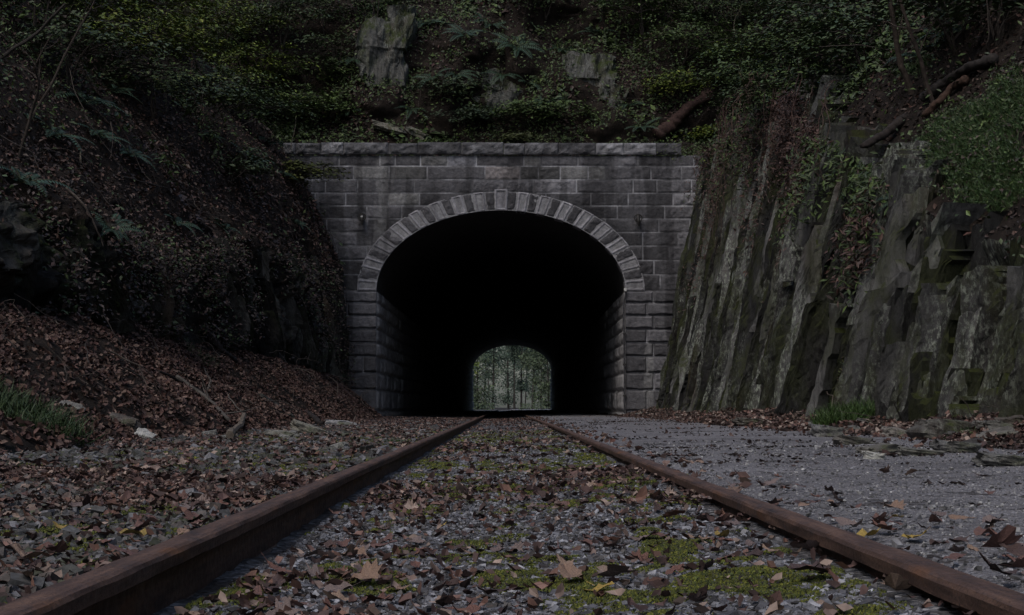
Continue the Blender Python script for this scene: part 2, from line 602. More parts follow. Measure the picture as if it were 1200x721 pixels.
def rock_slabs(S, n, yr, foot, height, lean_back, side, rs, alpha, hfrac, wr, tint_k, steep=0.35, ground=False, fix=None):
    """split plates of slate standing on edge in the face; each with its own tilt, broken top and thickness"""
    for i in range(n):
        Y = rs.uniform(*yr)
        H = height(Y)
        z0 = rs.uniform(-0.25, 0.75 * H) if i % 3 and not ground else rs.uniform(-0.3, 0.0)
        h = min(H * rs.uniform(*hfrac), H * 1.02 - z0)
        if h < 0.3: continue
        w_ = rs.uniform(*wr) * (1.0 + 0.3 * (h > 2))
        a = math.radians(rs.uniform(*alpha))
        if fix: a = fix[3]
        nrm = np.array([-side * math.cos(a), -math.sin(a), 0.0])
        u = np.array([side * math.sin(a), -math.cos(a), 0.0])
        ln = lean_back + rs.uniform(-0.03, 0.06)
        v = np.array([side * ln, -rs.uniform(0.25 * steep - 0.04, steep), 1.0])
        pr = (rs.uniform(-0.22, 0.02) if rs.uniform() < 0.35 else rs.uniform(0.05, 0.42)) * (1 - 0.3 * z0 / H)
        if side > 0 and Y > 46.5: pr = pr * 0.3 - 0.08
        if fix: z0, h, w_, a, pr = fix
        o = np.array([foot(Y) + side * (lean_back * z0 - pr), Y, z0 + 0.15])
        nu, nv = 9, max(8, int(h / 0.08))
        uu, vv = np.linspace(0, 1, nu), np.linspace(0, 1, nv)
        # broken outline
        tl, tr, bl, br = rs.uniform(-0.5, 0.05) * min(1, h), rs.uniform(-0.5, 0.05) * min(1, h), rs.uniform(-0.1, 0.1), rs.uniform(-0.1, 0.1)
        wt = rs.uniform(0.3, 0.95)
        U, Vv = np.meshgrid(uu, vv)
        sd_ = i * 7 + int(side * 3) + 2000
        left = 0.05 * np.floor(3 * fbm(Vv * h * 1.3, sd_, 0, 61, 2)) / 3 * 1.6
        right = 0.10 * np.floor(3 * fbm(Vv * h * 1.1, sd_ + 5, 0, 62, 2)) / 3 * 1.6
        width = w_ * (1 + (wt - 1) * Vv)
        X1 = left + (width + right - left) * U
        top = h + tl * (1 - U) + tr * U + 0.1 * np.floor(2.5 * fbm(U * w_ * 4, sd_, 1, 63, 2)) / 2.5
        bot = bl * (1 - U) + br * U
        X2 = bot + (top - bot) * Vv
        # cleavage steps and grain on the face
        stp = 0.055 * np.floor(2.2 * fbm(X1 * 3.4, X2 * 1.1, sd_, 64, 3)) / 2.2 + 0.018 * fbm(X1 * 9, X2 * 4, sd_, 65, 3)
        P_ = o + X1[..., None] * u + X2[..., None] * v + (stp + rs.uniform(-0.05, 0.05) * (U - 0.5))[..., None] * nrm
        back = P_ - nrm * rs.uniform(0.10, 0.35) + u * 0.06
        deep = P_ - nrm * 0.9 + u * 0.5
        k = (rs.uniform(0.18, 0.45) if rs.uniform() < 0.5 else rs.uniform(0.8, 1.9)) * tint_k  # about half the plates tinted dark, standing in for shaded gaps
        tn = np.clip(k * (1 + 0.5 * fbm(X1 * 4, X2 * 1.3, sd_, 66, 4)), 0.15, 2.6)
        S.add(P_.reshape(-1, 3), grid_faces(nv, nu), np.repeat(tn.reshape(-1, 1), 3, 1))
        for A_, B_ in ((P_[:, 0], deep[:, 0]), (P_[:, -1], back[:, -1]), (P_[-1], deep[-1]), (P_[0], deep[0])):
            S.add(np.concatenate([A_, B_]), grid_faces(2, len(A_)), k * 0.85)


# ---- right side
Yr = np.concatenate([np.arange(-12, 10, 0.25), np.arange(10, 52.0, 0.036), np.arange(52, 76, 0.5)])
P, seg, loc = sweep(right_ctrl(Yr), Yr, [14, 130, 16, 40, 20])
YY, ZZ = P[..., 1], P[..., 2]
w = np.zeros(len(seg))
w[seg == 0] = sstep(0.6, 1.0, loc[seg == 0]) * 0.3
w[seg == 1] = 0.3 + 0.7 * sstep(0.0, 0.12, loc[seg == 1])
w[seg == 1] *= 1 - 0.55 * sstep(0.85, 1.0, loc[seg == 1])
w[seg == 2] = 0.45 * (1 - loc[seg == 2])
SL, D = slate_disp(YY, ZZ, 0.3)
D = (D * 0.55 - 0.08) * w[:, None]
ledge = sstep(15.0, 15.3, YY) * (1 - sstep(17.7, 18.0, YY)) * (1 - sstep(0.72, 0.86, ZZ + 0.16 * vnoise(YY * 2, 0, 0, 77))) * (seg == 1)[:, None]
D = D + 0.26 * ledge * (sstep(0.0, 0.12, loc) * (seg == 1))[:, None]
soft = 1 - w
Dn = (0.05 * fbm(P[..., 0] * 3, YY * 3, ZZ * 3, 71, 3) + 0.22 * fbm(P[..., 0] * 0.6, YY * 0.6, ZZ * 0.6, 73, 3) * ((seg >= 2)[:, None])) * soft[:, None]
P[..., 0] -= D * 0.98
P[..., 2] += D * 0.2 * (seg[:, None] >= 1) + Dn
P[seg == 0, :, 2] = np.maximum(P[seg == 0, :, 2], 0.13)
P[..., 1] += 0.05 * fbm(YY * 3, ZZ * 3, 0, 79, 2) * w[:, None]
r0, r1 = np.where(seg == 1)[0][0], np.where(seg == 2)[0][0]
tag(grid_obj('debris_bank', P[:r0 + 1], M['soil']), kind='structure')
S = Soup()
G_ = P[r0:r1 + 1]
S.add(G_.reshape(-1, 3), grid_faces(*G_.shape[:2]), np.repeat(SL[r0:r1 + 1].reshape(-1, 1) * 0.5, 3, 1))  # backing rock darkened in its tint to act as crevice shade
footR = lambda y: float(np.interp(y, Yr, right_ctrl(Yr)[1, :, 0]))
rss = np.random.RandomState(91)
rock_slabs(S, 190, (33.0, 50.7), footR, lambda y: float(hR(y)), 0.2, 1, rss, (25, 62), (0.35, 0.95), (0.25, 1.0), 1.0, 0.2)
rock_slabs(S, 110, (33.0, 50.7), footR, lambda y: float(hR(y)), 0.2, 1, rss, (15, 65), (0.2, 0.6), (0.15, 0.4), 0.85, 0.16)
rock_slabs(S, 130, (18.0, 33.0), footR, lambda y: float(hR(y)), 0.2, 1, rss, (22, 58), (0.35, 0.95), (0.25, 1.0), 1.05, 0.42)
rock_slabs(S, 100, (18.0, 33.0), footR, lambda y: float(hR(y)), 0.2, 1, rss, (15, 65), (0.2, 0.7), (0.12, 0.35), 0.9, 0.42)
rock_slabs(S, 46, (11.5, 19.0), footR, lambda y: 0.95 * float(hR(y)), 0.2, 1, rss, (24, 48), (0.45, 1.0), (0.2, 0.55), 1.1, 0.4, True)
rock_slabs(S, 22, (14.8, 18.4), lambda y: footR(y) - 0.16, lambda y: 0.85, 0.1, 1, rss, (25, 50), (0.6, 1.0), (0.2, 0.5), 0.8, 0.2, True)
for y_, z_, h_, w__, a_, p_, k_ in ((17.35, -0.2, 2.4, 0.95, 0.6, 0.30, 2.6), (16.6, -0.2, 2.2, 0.7, 0.66, 0.26, 2.3), (18.3, 0.2, 1.9, 0.5, 0.75, 0.34, 1.9), (15.9, -0.2, 2.0, 0.5, 0.5, 0.3, 1.6)):
    rock_slabs(S, 1, (y_, y_), footR, lambda y: 2.6, 0.2, 1, rss, (30, 36), (0.9, 0.98), (0.65, 0.8), k_, 0.42, True, (z_, h_, w__, a_, p_))
tag(S.build('rock_face', M['rock_right']), kind='structure')
tag(grid_obj('hillside', P[r1:], M['soil']), kind='structure')
SURF['r_debris'] = P[:r0 + 1]
SURF['r_rock'] = P[r0:r1 + 1]
SURF['r_hill'] = P[r1:]

# ---- left side
Yl = np.concatenate([np.arange(-12, 10, 0.25), np.arange(10, 52.0, 0.06), np.arange(52, 76, 0.5)])
P, seg, loc = sweep(left_ctrl(Yl), Yl, [60, 70, 44, 44, 20])
XX, YY, ZZ = P[..., 0].copy(), P[..., 1].copy(), P[..., 2].copy()
w = np.zeros(len(seg))
w[seg == 0] = sstep(0.8, 1.0, loc[seg == 0]) * 0.35
w[seg == 1] = 0.35 + 0.65 * sstep(0, 0.15, loc[seg == 1])
w[seg == 2] = 1 - sstep(0, 0.5, loc[seg == 2])
rk = np.interp(Yl, [-12, 26.3, 28.0, 31.0, 33.0, 36, 60], [1, 1, 0.75, 0.3, 0.6, 1, 1])     # rock gap where debris has slid down
near_portal = 1 - 0.85 * sstep(46.5, 49.0, YY)
lean = 0.35
SL, D = slate_disp(YY + 3.3, ZZ, -0.3, 1.5, 0.45)
D = D * 0.5
blk = np.floor((ZZ + 0.3 * fbm(YY * 0.5, ZZ * 0.5, 0, 83, 2)) / 0.8)
D = D + 0.25 * fbm(YY * 0.5, ZZ * 0.8, 0, 85, 4, 0.6) + 0.1 * fbm(YY * 3, ZZ * 4, 0, 87, 4) + 0.3 * (_hash(np.floor(YY / 1.7 + blk * 0.37), blk, blk * 0, 12) - 0.5)
D = D * w[:, None] * rk[None, :] * near_portal
# overhang: the rock's foot is cut back
foot = (seg == 1)[:, None] * np.exp(-((loc[:, None] - 0.12) / 0.14) ** 2)
D = D - 0.35 * foot * rk[None, :] * near_portal
P[..., 0] += D
P[..., 2] += 0.12 * D
soft = (1 - w)[:, None]
P[..., 2] += soft * (0.06 * fbm(XX * 2.2, YY * 2.2, 0, 91, 4) + 0.4 * fbm(XX * 0.4, YY * 0.4, ZZ * 0.4, 93, 4) * np.clip((ZZ - 0.2) / 1.0, 0, 1)) * near_portal
l0, l1 = np.where(seg == 1)[0][0], np.where(seg == 2)[0][0]
tag(grid_obj('leafy_bank', P[:l0 + 1], M['soil']), kind='structure')
S = Soup()
G_ = P[l0:l1 + 1]
S.add(G_.reshape(-1, 3), grid_faces(*G_.shape[:2]), np.repeat(SL[l0:l1 + 1].reshape(-1, 1) * 0.7, 3, 1))
LC = left_ctrl(Yl)
footL = lambda y: float(np.interp(y, Yl, LC[1, :, 0]) * 0.7 + np.interp(y, Yl, LC[2, :, 0]) * 0.3)
botL = lambda y: float(np.interp(y, Yl, LC[1, :, 1]))
hL = lambda y: float(np.interp(y, Yl, LC[2, :, 1] - LC[1, :, 1]))
rss = np.random.RandomState(92)
S2 = Soup()
for y0 in np.arange(12, 48.5, 0.5):
    if 27.5 < y0 < 32: continue
    S3 = Soup()
    rock_slabs(S3, 2, (y0, y0 + 0.5), footL, hL, 0.15, -1, rss, (15, 65), (0.4, 0.9), (0.3, 1.0), 0.75, 0.5)
    if S3.n: S2.add(np.concatenate(S3.V) + [0, 0, botL(y0)], np.concatenate([f for f in S3.F[4]]), np.concatenate(S3.T))
S.add(np.concatenate(S2.V), np.concatenate(S2.F[4]), np.concatenate(S2.T))
tag(S.build('rock_face', M['rock_left']), kind='structure')
tag(grid_obj('hillside', P[l1:], M['soil']), kind='structure')
SURF['l_bank'] = P[:l0 + 1]
SURF['l_rock'] = P[l0:l1 + 1]
SURF['l_hill'] = P[l1:]

# ---- hill above the portal
Xb = np.arange(-16, 16.01, 0.1)
prof = np.array([[51.55, 8.55], [52.9, 8.95], [53.6, 9.6], [54.6, 11.6], [55.6, 13.4], [57.5, 15.4], [63, 20], [85, 36]])
segs_b = [14, 14, 26, 24, 26, 24, 12]
ctrl = np.stack([np.stack([np.full_like(Xb, a), np.full_like(Xb, c_)], -1) for a, c_ in prof])
rows = []
for i, ns in enumerate(segs_b):
    for j in range(ns + (i == len(segs_b) - 1)):
        q = prof[i] * (1 - j / ns) + prof[i + 1] * j / ns
        rows.append(np.stack([Xb, np.full_like(Xb, q[0]), np.full_like(Xb, q[1])], -1))
P = np.stack(rows)
X_, Y_, Z_ = P[..., 0].copy(), P[..., 1].copy(), P[..., 2].copy()
wz = sstep(8.9, 10.0, Z_)
P[..., 1] -= wz * (0.7 * fbm(X_ * 0.45, Z_ * 0.45, 0, 101, 4) + 0.35 * (_hash(np.floor(X_ / 0.9), np.floor(Z_ / 1.1 + 0.3 * np.floor(X_ / 0.9)), X_ * 0, 3) - 0.5))
P[..., 2] += 0.12 * fbm(X_ * 1.1, Y_ * 1.1, Z_, 103, 3) * sstep(51.6, 52.6, Y_)
tag(grid_obj('hillside', P, M['soil']), kind='structure')
SURF['b_hill'] = P

# ---- flat ground: large sheet, ballast, path
G = 900.0
tag(obj('ground', [(-G, -G, -0.2), (G, -G, -0.2), (G, G * 1.5, -0.2), (-G, G * 1.5, -0.2)], np.array([[0, 1, 2, 3]]), M['soil']), kind='structure')
Yg = np.concatenate([np.arange(-12, 1.5, 0.3), 1.5 * 1.012 ** np.arange(0, 297), np.arange(52.2, YEND + 60, 0.7)])
Yg = np.unique(np.round(Yg, 4))


def flat(name, X, mat):
    XX, YY = np.meshgrid(X, Yg)
    Z = gz(XX, YY)
    P = np.stack([XX, YY, Z], -1)
    tag(grid_obj(name, P, mat), kind='structure')
    SURF[name] = P


flat('ballast', np.concatenate([np.arange(-6.0, -3.6, 0.3), np.arange(-3.6, 0.851, 0.035)]), M['ballast'])
flat('path', np.arange(0.86, 6.2, 0.06), M['path'])

# ---- bvh over the terrain, for setting things down where they stand
bv, bf, off = [], [], 0
for k_, st in (('r_debris', 2), ('r_rock', 2), ('r_hill', 2), ('l_bank', 2), ('l_rock', 2), ('l_hill', 2), ('b_hill', 2), ('ballast', 2), ('path', 2)):
    Q = SURF[k_][:, ::st]
    bv.append(Q.reshape(-1, 3))
    bf.append(grid_faces(*Q.shape[:2]) + off)
    off += Q.shape[0] * Q.shape[1]
BV = BVHTree.FromPolygons(np.concatenate(bv).tolist(), np.concatenate(bf).tolist())


def hit(px, py):
    loc_, nrm, _, _ = BV.ray_cast(Vector(CPOS), Vector(ray(px, py)), 300)
    if loc_ is None: return at(px, py, 60), np.array([0, 0, 1.0])
    n_ = np.array(nrm)
    if n_ @ ray(px, py) > 0: n_ = -n_
    return np.array(loc_), n_


def drop(x, y, z=40):
    loc_, nrm, _, _ = BV.ray_cast(Vector((x, y, z)), Vector((0, 0, -1)), 300)
    return (np.array([x, y, 0.1]), np.array([0, 0, 1.0])) if loc_ is None else (np.array(loc_), np.array(nrm) * (1 if nrm.z > 0 else -1))


def sample(P, N, dens=None, ymin=2.5, ymax=58.5):
    """random points on a grid surface, weighted by area (and by a density function)"""
    A = (P[1:, :-1] + P[:-1, :-1] + P[1:, 1:] + P[:-1, 1:]) / 4
    e1, e2 = P[1:, :-1] - P[:-1, :-1], P[:-1, 1:] - P[:-1, :-1]
    nr = np.cross(e1, e2)
    ar = np.linalg.norm(nr, axis=-1)
    nr = nr / (ar[..., None] + 1e-12)
    w_ = ar * ((A[..., 1] > ymin) & (A[..., 1] < ymax))
    if dens is not None: w_ = w_ * np.clip(dens(A), 0, None)
    cdf = np.cumsum(w_.ravel())
    k = np.searchsorted(cdf, RS.uniform(0, cdf[-1], N))
    k = np.clip(k, 0, w_.size - 1)
    i, j = k // A.shape[1], k % A.shape[1]
    u, v = RS.uniform(0, 1, (2, N, 1))
    p = P[i, j] + u * e1[i, j] + v * e2[i, j]
    n_ = nr[i, j]
    n_ = np.where(n_[:, 2:3] < 0, -n_, n_)
    return p, n_


# ------------------------------------------------------------------ the tunnel
AX, BZ, SPR = 4.03, 2.62, 0.46 + (477 - 341) / 36.27     # arch half width, rise, spring height
RT = 0.63                                                 # ring depth
tun = thing('stone_tunnel', (XC, YP, 0), 'grey stone railway tunnel with a wide round arch cut through the hill', 'tunnel')
zrow = lambda y: 0.46 + (477 - y) / 36.27
xcol = lambda x: (x - 591) / 36.27
rowy = [180, 193.5, 209.5, 225.5, 240.5, 256, 272, 288, 305, 322, 341, 355, 370, 386, 402, 418, 437, 457, 482, 500]
rowz = np.array([zrow(y) for y in rowy])[::-1]            # ascending
jt = {0: [362, 396, 444, 462, 492, 524, 558, 614, 633, 678, 718, 749, 787, 815],
      1: [340, 376, 413, 455, 500, 568, 610, 631, 657, 690, 710, 764, 800, 830],
      2: [350, 380, 418, 485, 552, 625, 676, 743, 771, 812],
      3: [368, 404, 454, 491, 540, 640, 693, 737, 790, 825],
      4: [365, 429, 470, 660, 724, 780, 818], 5: [350, 382, 430, 475, 680, 710, 773, 810], 6: [382, 417, 445, 700, 754, 795]}
rj = np.random.RandomState(5)
rows_j = []
for r in range(len(rowy) - 1):
    if r in jt: xs = jt[r]
    else:
        xs = []
        x = 330 + rj.uniform(0, 30)
        while x < 850:
            xs.append(x)
            x += rj.uniform(28, 62)
        if r >= 10:                                       # jamb stones: mostly single stones either side
            xs = [372 + rj.uniform(-8, 8), 404 + (r % 2) * 3] + ([426] if r in (15,) else []) + [766 - (r % 2) * 8, 800]
    rows_j.append(np.array([xcol(x) for x in xs]))
rows_j = rows_j[::-1]

dx = 0.02
GX = np.arange(-8.2, 7.6, dx)
GZ = np.arange(-0.15, rowz[-1] + 1e-6, dx)
X_, Z_ = np.meshgrid(GX, GZ)
ri = np.clip(np.searchsorted(rowz, Z_) - 1, 0, len(rowz) - 2)
dbed = np.minimum(Z_ - rowz[ri], rowz[ri + 1] - Z_)
bid = np.zeros_like(ri)
djt = np.full(X_.shape, 9.0)
for r in range(len(rowz) - 1):
    mk = ri == r
    xs = rows_j[r]
    q = np.searchsorted(xs, X_[mk])
    bid[mk] = q
    lo = np.where(q > 0, xs[np.clip(q - 1, 0, len(xs) - 1)], -99)
    hi = np.where(q < len(xs), xs[np.clip(q, 0, len(xs) - 1)], 99)
    djt[mk] = np.minimum(X_[mk] - lo, hi - X_[mk])
de = np.minimum(np.abs(dbed), djt)
r1_ = _hash(ri, bid, bid * 0, 3)
r2_ = _hash(ri, bid, bid * 0 + 5, 4)
rf = fbm(X_ * 5, Z_ * 5, bid * 3.7 + ri * 1.3, 111, 4)
body = sstep(0.012, 0.07 + 0.03 * rf, de)
relief = body * (0.008 + 0.02 * r1_ + 0.028 * rf * (0.3 + r2_))
jamb = (Z_ < SPR)
relief += body * jamb * (0.05 + 0.03 * r2_)
mort = 1 - sstep(0.009, 0.024, np.where(jamb, de + 0.006, de))
tone = 0.072 + 0.068 * r1_
tone = np.where(r2_ > 0.86, tone * 1.55, tone)
col = tone[..., None] * np.array([0.99, 0.98, 1.05])
topidx = len(rowz) - 2


def paint(rowi, px, k, tintc=(1, 1, 1)):
    m_ = (ri == topidx - rowi) & (bid == np.searchsorted(rows_j[topidx - rowi], xcol(px)))
    col[m_] = 0.13 * k * np.array(tintc)


paint(1, 590, 1.75, (1.06, 0.98, 0.98)); paint(0, 540, 1.8, (0.97, 0.98, 1.08)); paint(1, 672, 1.7); paint(1, 700, 1.5)
paint(3, 470, 1.8); paint(0, 622, 1.5); paint(1, 430, 1.4); paint(0, 508, 1.3); paint(1, 620, 0.6); paint(1, 645, 0.65); paint(1, 478, 0.7)
mcol = 0.36 * np.array([0.97, 0.98, 1.04]) * (0.35 + 0.8 * sstep(-0.5, 0.5, fbm(X_ * 1.3, Z_ * 1.3, 0, 121, 4)))[..., None]
col = col * (1 - mort[..., None]) + mcol * mort[..., None]
soot = np.exp(-((np.sqrt(((X_ - XC) / (AX + RT)) ** 2 + (np.clip(Z_ - SPR, 0, None) / (BZ + RT)) ** 2) - 1) / 0.13) ** 2) * (Z_ > SPR)
col = col * (1 - 0.5 * soot * sstep(-0.5, 0.4, fbm(X_ * 1.2, Z_ * 0.8, 3, 125, 3)))[..., None]
runs = sstep(0.15, 0.6, fbm(X_ * 2.6, Z_ * 0.28, 9, 127, 4))
col = col * (1 - 0.42 * runs[..., None])
lime = sstep(0.0, 0.5, fbm(X_ * 3, Z_ * 0.9, 5, 129, 4)) * np.exp(-((X_ - 4.75) / 0.3) ** 2) * (Z_ < 3.2) + 0.7 * sstep(0.2, 0.6, fbm(X_ * 3, Z_ * 0.5, 7, 130, 4)) * (Z_ > 4) * np.exp(-((X_ + 4.2) / 0.8) ** 2)
col = col * (1 - 0.6 * lime[..., None]) + 0.6 * lime[..., None] * np.array([0.24, 0.24, 0.24])
V = np.stack([X_, YP - relief, Z_], -1)
# hole of the arch, a little inside the ring's outer edge
ao, bo = AX + RT - 0.06, BZ + RT - 0.06
inside = np.where(Z_ > SPR, ((X_ - XC) / ao) ** 2 + ((Z_ - SPR) / bo) ** 2 < 1, np.abs(X_ - XC) < AX - 0.005)
n, m = X_.shape
F = grid_faces(n, m)
keep = ~(inside.ravel()[F].any(axis=1))
F = F[keep]
used = np.unique(F)
remap = np.full(n * m, -1)
remap[used] = np.arange(len(used))
V2 = V.reshape(-1, 3)[used]
# snap the jagged jamb edge to the opening
jm = (V2[:, 2] <= SPR) & (np.abs(np.abs(V2[:, 0] - XC) - AX) < dx * 1.1)
V2[jm, 0] = XC + np.sign(V2[jm, 0] - XC) * AX
obj('portal_wall', V2, remap[F], M['masonry'], tun, col.reshape(-1, 3)[used], True)

# body behind the facing so that the wall has thickness
s = Soup()


def box(s, x0, x1, y0, y1, z0, z1, tint=(0.12, 0.12, 0.125)):
    v = [(x, y, z) for x in (x0, x1) for y in (y0, y1) for z in (z0, z1)]
    s.add(v, np.array([[0, 1, 3, 2], [4, 6, 7, 5], [0, 4, 5, 1], [2, 3, 7, 6], [0, 2, 6, 4], [1, 5, 7, 3]]), tint)


# coping stones
cop = Soup()
cx = [330, 345, 375, 401, 454, 489, 540, 590, 615, 655, 699, 732, 770, 800, 818]
rc = np.random.RandomState(17)
for i in range(len(cx) - 1):
    x0, x1 = xcol(cx[i]) + 0.008, xcol(cx[i + 1]) - 0.008
    if cx[i] >= 800: continue
    z0, z1 = rowz[-1] + 0.005, rowz[-1] + 0.385 + rc.uniform(-0.02, 0.02)
    nx, nz = max(6, int((x1 - x0) / 0.05)), 10
    gx, gzz = np.meshgrid(np.linspace(x0, x1, nx), np.linspace(z0, z1, nz))
    dd = np.minimum(np.minimum(gx - x0, x1 - gx), np.minimum(gzz - z0, z1 - gzz))
    y = YP - 0.09 - sstep(0, 0.07, dd) * (0.04 + 0.05 * fbm(gx * 5, gzz * 5, i, 131, 3))
    tn = 0.13 + rc.uniform(-0.05, 0.03)
    if cx[i] in (699, 732): tn = 0.26
    if cx[i] in (375,): tn = 0.2
    fr = np.stack([gx, y, gzz], -1)
    top = np.stack([gx[0], np.full(nx, YP + 0.6), np.full(nx, z1)], -1)[None]
    bot = np.stack([gx[0], np.full(nx, YP + 0.02), np.full(nx, z0)], -1)[None]
    Pg = np.concatenate([bot, fr, top])
    tc = tn * np.array([0.98, 0.98, 1.04]) * (1 + 0.4 * fbm(Pg[..., 0] * 3, Pg[..., 2] * 3, i, 133, 3))[..., None]
    cop.add(Pg.reshape(-1, 3), grid_faces(*Pg.shape[:2]), np.clip(tc.reshape(-1, 3), 0.02, 1))
    for k_, xx in ((0, x0), (-1, x1)):
        L = np.concatenate([Pg[:, k_], [[xx, YP + 0.6, z0]]])
        cop.add(L, np.array([np.r_[np.arange(len(L))]]), tn)
cop.build('coping', M['masonry'], tun)


def ell(t, a, b_):
    return np.stack([XC + a * np.cos(t), SPR + b_ * np.sin(t)], -1)


# arch ring: equal arc lengths along the intrados
tt = np.linspace(0, PI, 4001)
pe = ell(tt, AX, BZ)
sl = np.concatenate([[0], np.cumsum(np.linalg.norm(np.diff(pe, axis=0), axis=1))])
NV = 33
edges = np.interp(np.linspace(0, sl[-1], NV + 1), sl, tt)


def voussoir(s, t0, t1, light, idx, outer=RT, proud=0.028):
    nu, nv = 12, 18
    g = 0.0018
    u = np.linspace(t0 + g, t1 - g, nu)
    v = np.linspace(0, 1, nv)
    pi_ = ell(u, AX, BZ)
    po = ell(u, AX + outer, BZ + outer)
    Q = pi_[None] * (1 - v[:, None, None]) + po[None] * v[:, None, None]
    wid = np.linalg.norm(pi_[-1] - pi_[0])
    du = np.minimum(np.linspace(0, 1, nu), 1 - np.linspace(0, 1, nu))[None, :] * wid
    dv = np.minimum(v, 1 - v)[:, None] * outer
    de_ = np.minimum(du, dv)
    nz_ = fbm(Q[..., 0] * 6, Q[..., 1] * 6, idx * 2.3, 141, 3)
    if light:
        y = YP - proud - 0.02 * sstep(0, 0.015, de_) + 0.035 * sstep(0.05, 0.075, de_) - 0.008 * nz_
        k = 0.28 + 0.045 * np.sin(idx * 5.1)
        c_ = k * (1 - 0.28 * sstep(0.05, 0.075, de_)) * (1 + 0.25 * nz_)
    else:
        y = YP - proud + 0.02 - sstep(0, 0.08, de_) * (0.035 + 0.03 * nz_)
        k = 0.085 + 0.025 * np.sin(idx * 3.3)
        c_ = k * (1 + 0.35 * nz_)
    fr = np.stack([Q[..., 0], y, Q[..., 1]], -1)
    ib = np.stack([pi_[:, 0], np.full(nu, YP + 0.55), pi_[:, 1]], -1)[None]
    ob = np.stack([po[:, 0], np.full(nu, YP + 0.12), po[:, 1]], -1)[None]
    G_ = np.concatenate([ib, fr, ob])
    C_ = np.concatenate([c_[:1] * 0 + k * 0.7, c_, c_[-1:]])[..., None] * np.array([0.98, 0.97, 1.04])
    s.add(G_.reshape(-1, 3), grid_faces(*G_.shape[:2]), np.clip(C_.reshape(-1, 3), 0.01, 1))
    for k_ in (0, -1):
        a_ = fr[:, k_]
        b2 = a_.copy()
        b2[:, 1] = YP + 0.12
        W = np.stack([a_, b2])
        s.add(W.reshape(-1, 3), grid_faces(2, nv), k)


ring = Soup()
for i in range(NV):
    if i == NV // 2: continue
    voussoir(ring, edges[i], edges[i + 1], i % 2 == 0, i)
# mortar bed behind the ring
u = np.linspace(0, PI, 260)
Q = np.stack([ell(u, AX + 0.004, BZ + 0.004), ell(u, AX + RT - 0.006, BZ + RT - 0.006)])
ring.add(np.stack([Q[..., 0], np.full(Q.shape[:2], YP - 0.022), Q[..., 1]], -1).reshape(-1, 3), grid_faces(2, 260), (0.24, 0.24, 0.25))
ro = ring.build('arch_ring', M['masonry'], tun)
ks = Soup()
voussoir(ks, edges[NV // 2] - 0.008, edges[NV // 2 + 1] + 0.008, True, 40, RT + 0.06, 0.07)
ks.build('keystone', M['masonry'], ro)

# lining: side walls of coursed stone and a dark vault
za = np.linspace(-0.15, SPR, 78)[:-1]
ta = np.linspace(PI, 0, 90)
prof = np.concatenate([np.stack([np.full(len(za), XC - AX), za], -1), ell(ta, AX, BZ), np.stack([np.full(len(za), XC + AX), za[::-1]], -1)])
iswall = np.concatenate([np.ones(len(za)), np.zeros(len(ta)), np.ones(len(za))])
Ln = np.concatenate([np.arange(YP - 0.03, YP + 11, 0.05), np.arange(YP + 11.5, YEND + 0.1, 1.0)])
PX = np.broadcast_to(prof[None, :, 0], (len(Ln), len(prof))).copy()
PZ = np.broadcast_to(prof[None, :, 1], PX.shape).copy()
PY = np.broadcast_to(Ln[:, None], PX.shape).copy()
rr = np.clip(np.searchsorted(rowz, PZ) - 1, 0, len(rowz) - 2)
ph = PY + _hash(rr, rr * 0, rr * 0, 9) * 1.3
jl = 1.15
bb = np.floor(ph / jl)
dj = np.minimum(ph - bb * jl, bb * jl + jl - ph)
db = np.minimum(PZ - rowz[rr], rowz[rr + 1] - PZ)
de_ = np.minimum(dj, np.abs(db))
h1 = _hash(rr, bb, (PX > 0) * 3.0, 14)
rel = sstep(0.01, 0.08, de_) * (0.03 + 0.07 * h1 + 0.03 * fbm(PY * 4, PZ * 4, PX, 151, 3)) * iswall[None, :]
rel *= sstep(0.0, 0.12, PY - YP)
PX -= np.sign(PX - XC) * rel
vault = (1 - iswall)[None, :] * 0.02 * fbm(PX * 3, PY * 3, PZ * 3, 153, 3)
PZ += vault * sstep(0.4, 1, PY - YP)
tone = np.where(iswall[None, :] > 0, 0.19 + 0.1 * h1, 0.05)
LV = np.stack([PX + np.clip(PY - YP, 0, None) / (YEND - YP) * 0.9, PY, PZ], -1)     # the bore runs slightly to the right
obj('lining', LV.reshape(-1, 3), grid_faces(*PX.shape), M['lining'], tun, (tone[..., None] * np.array([1, 0.99, 1.0])).reshape(-1, 3), True)

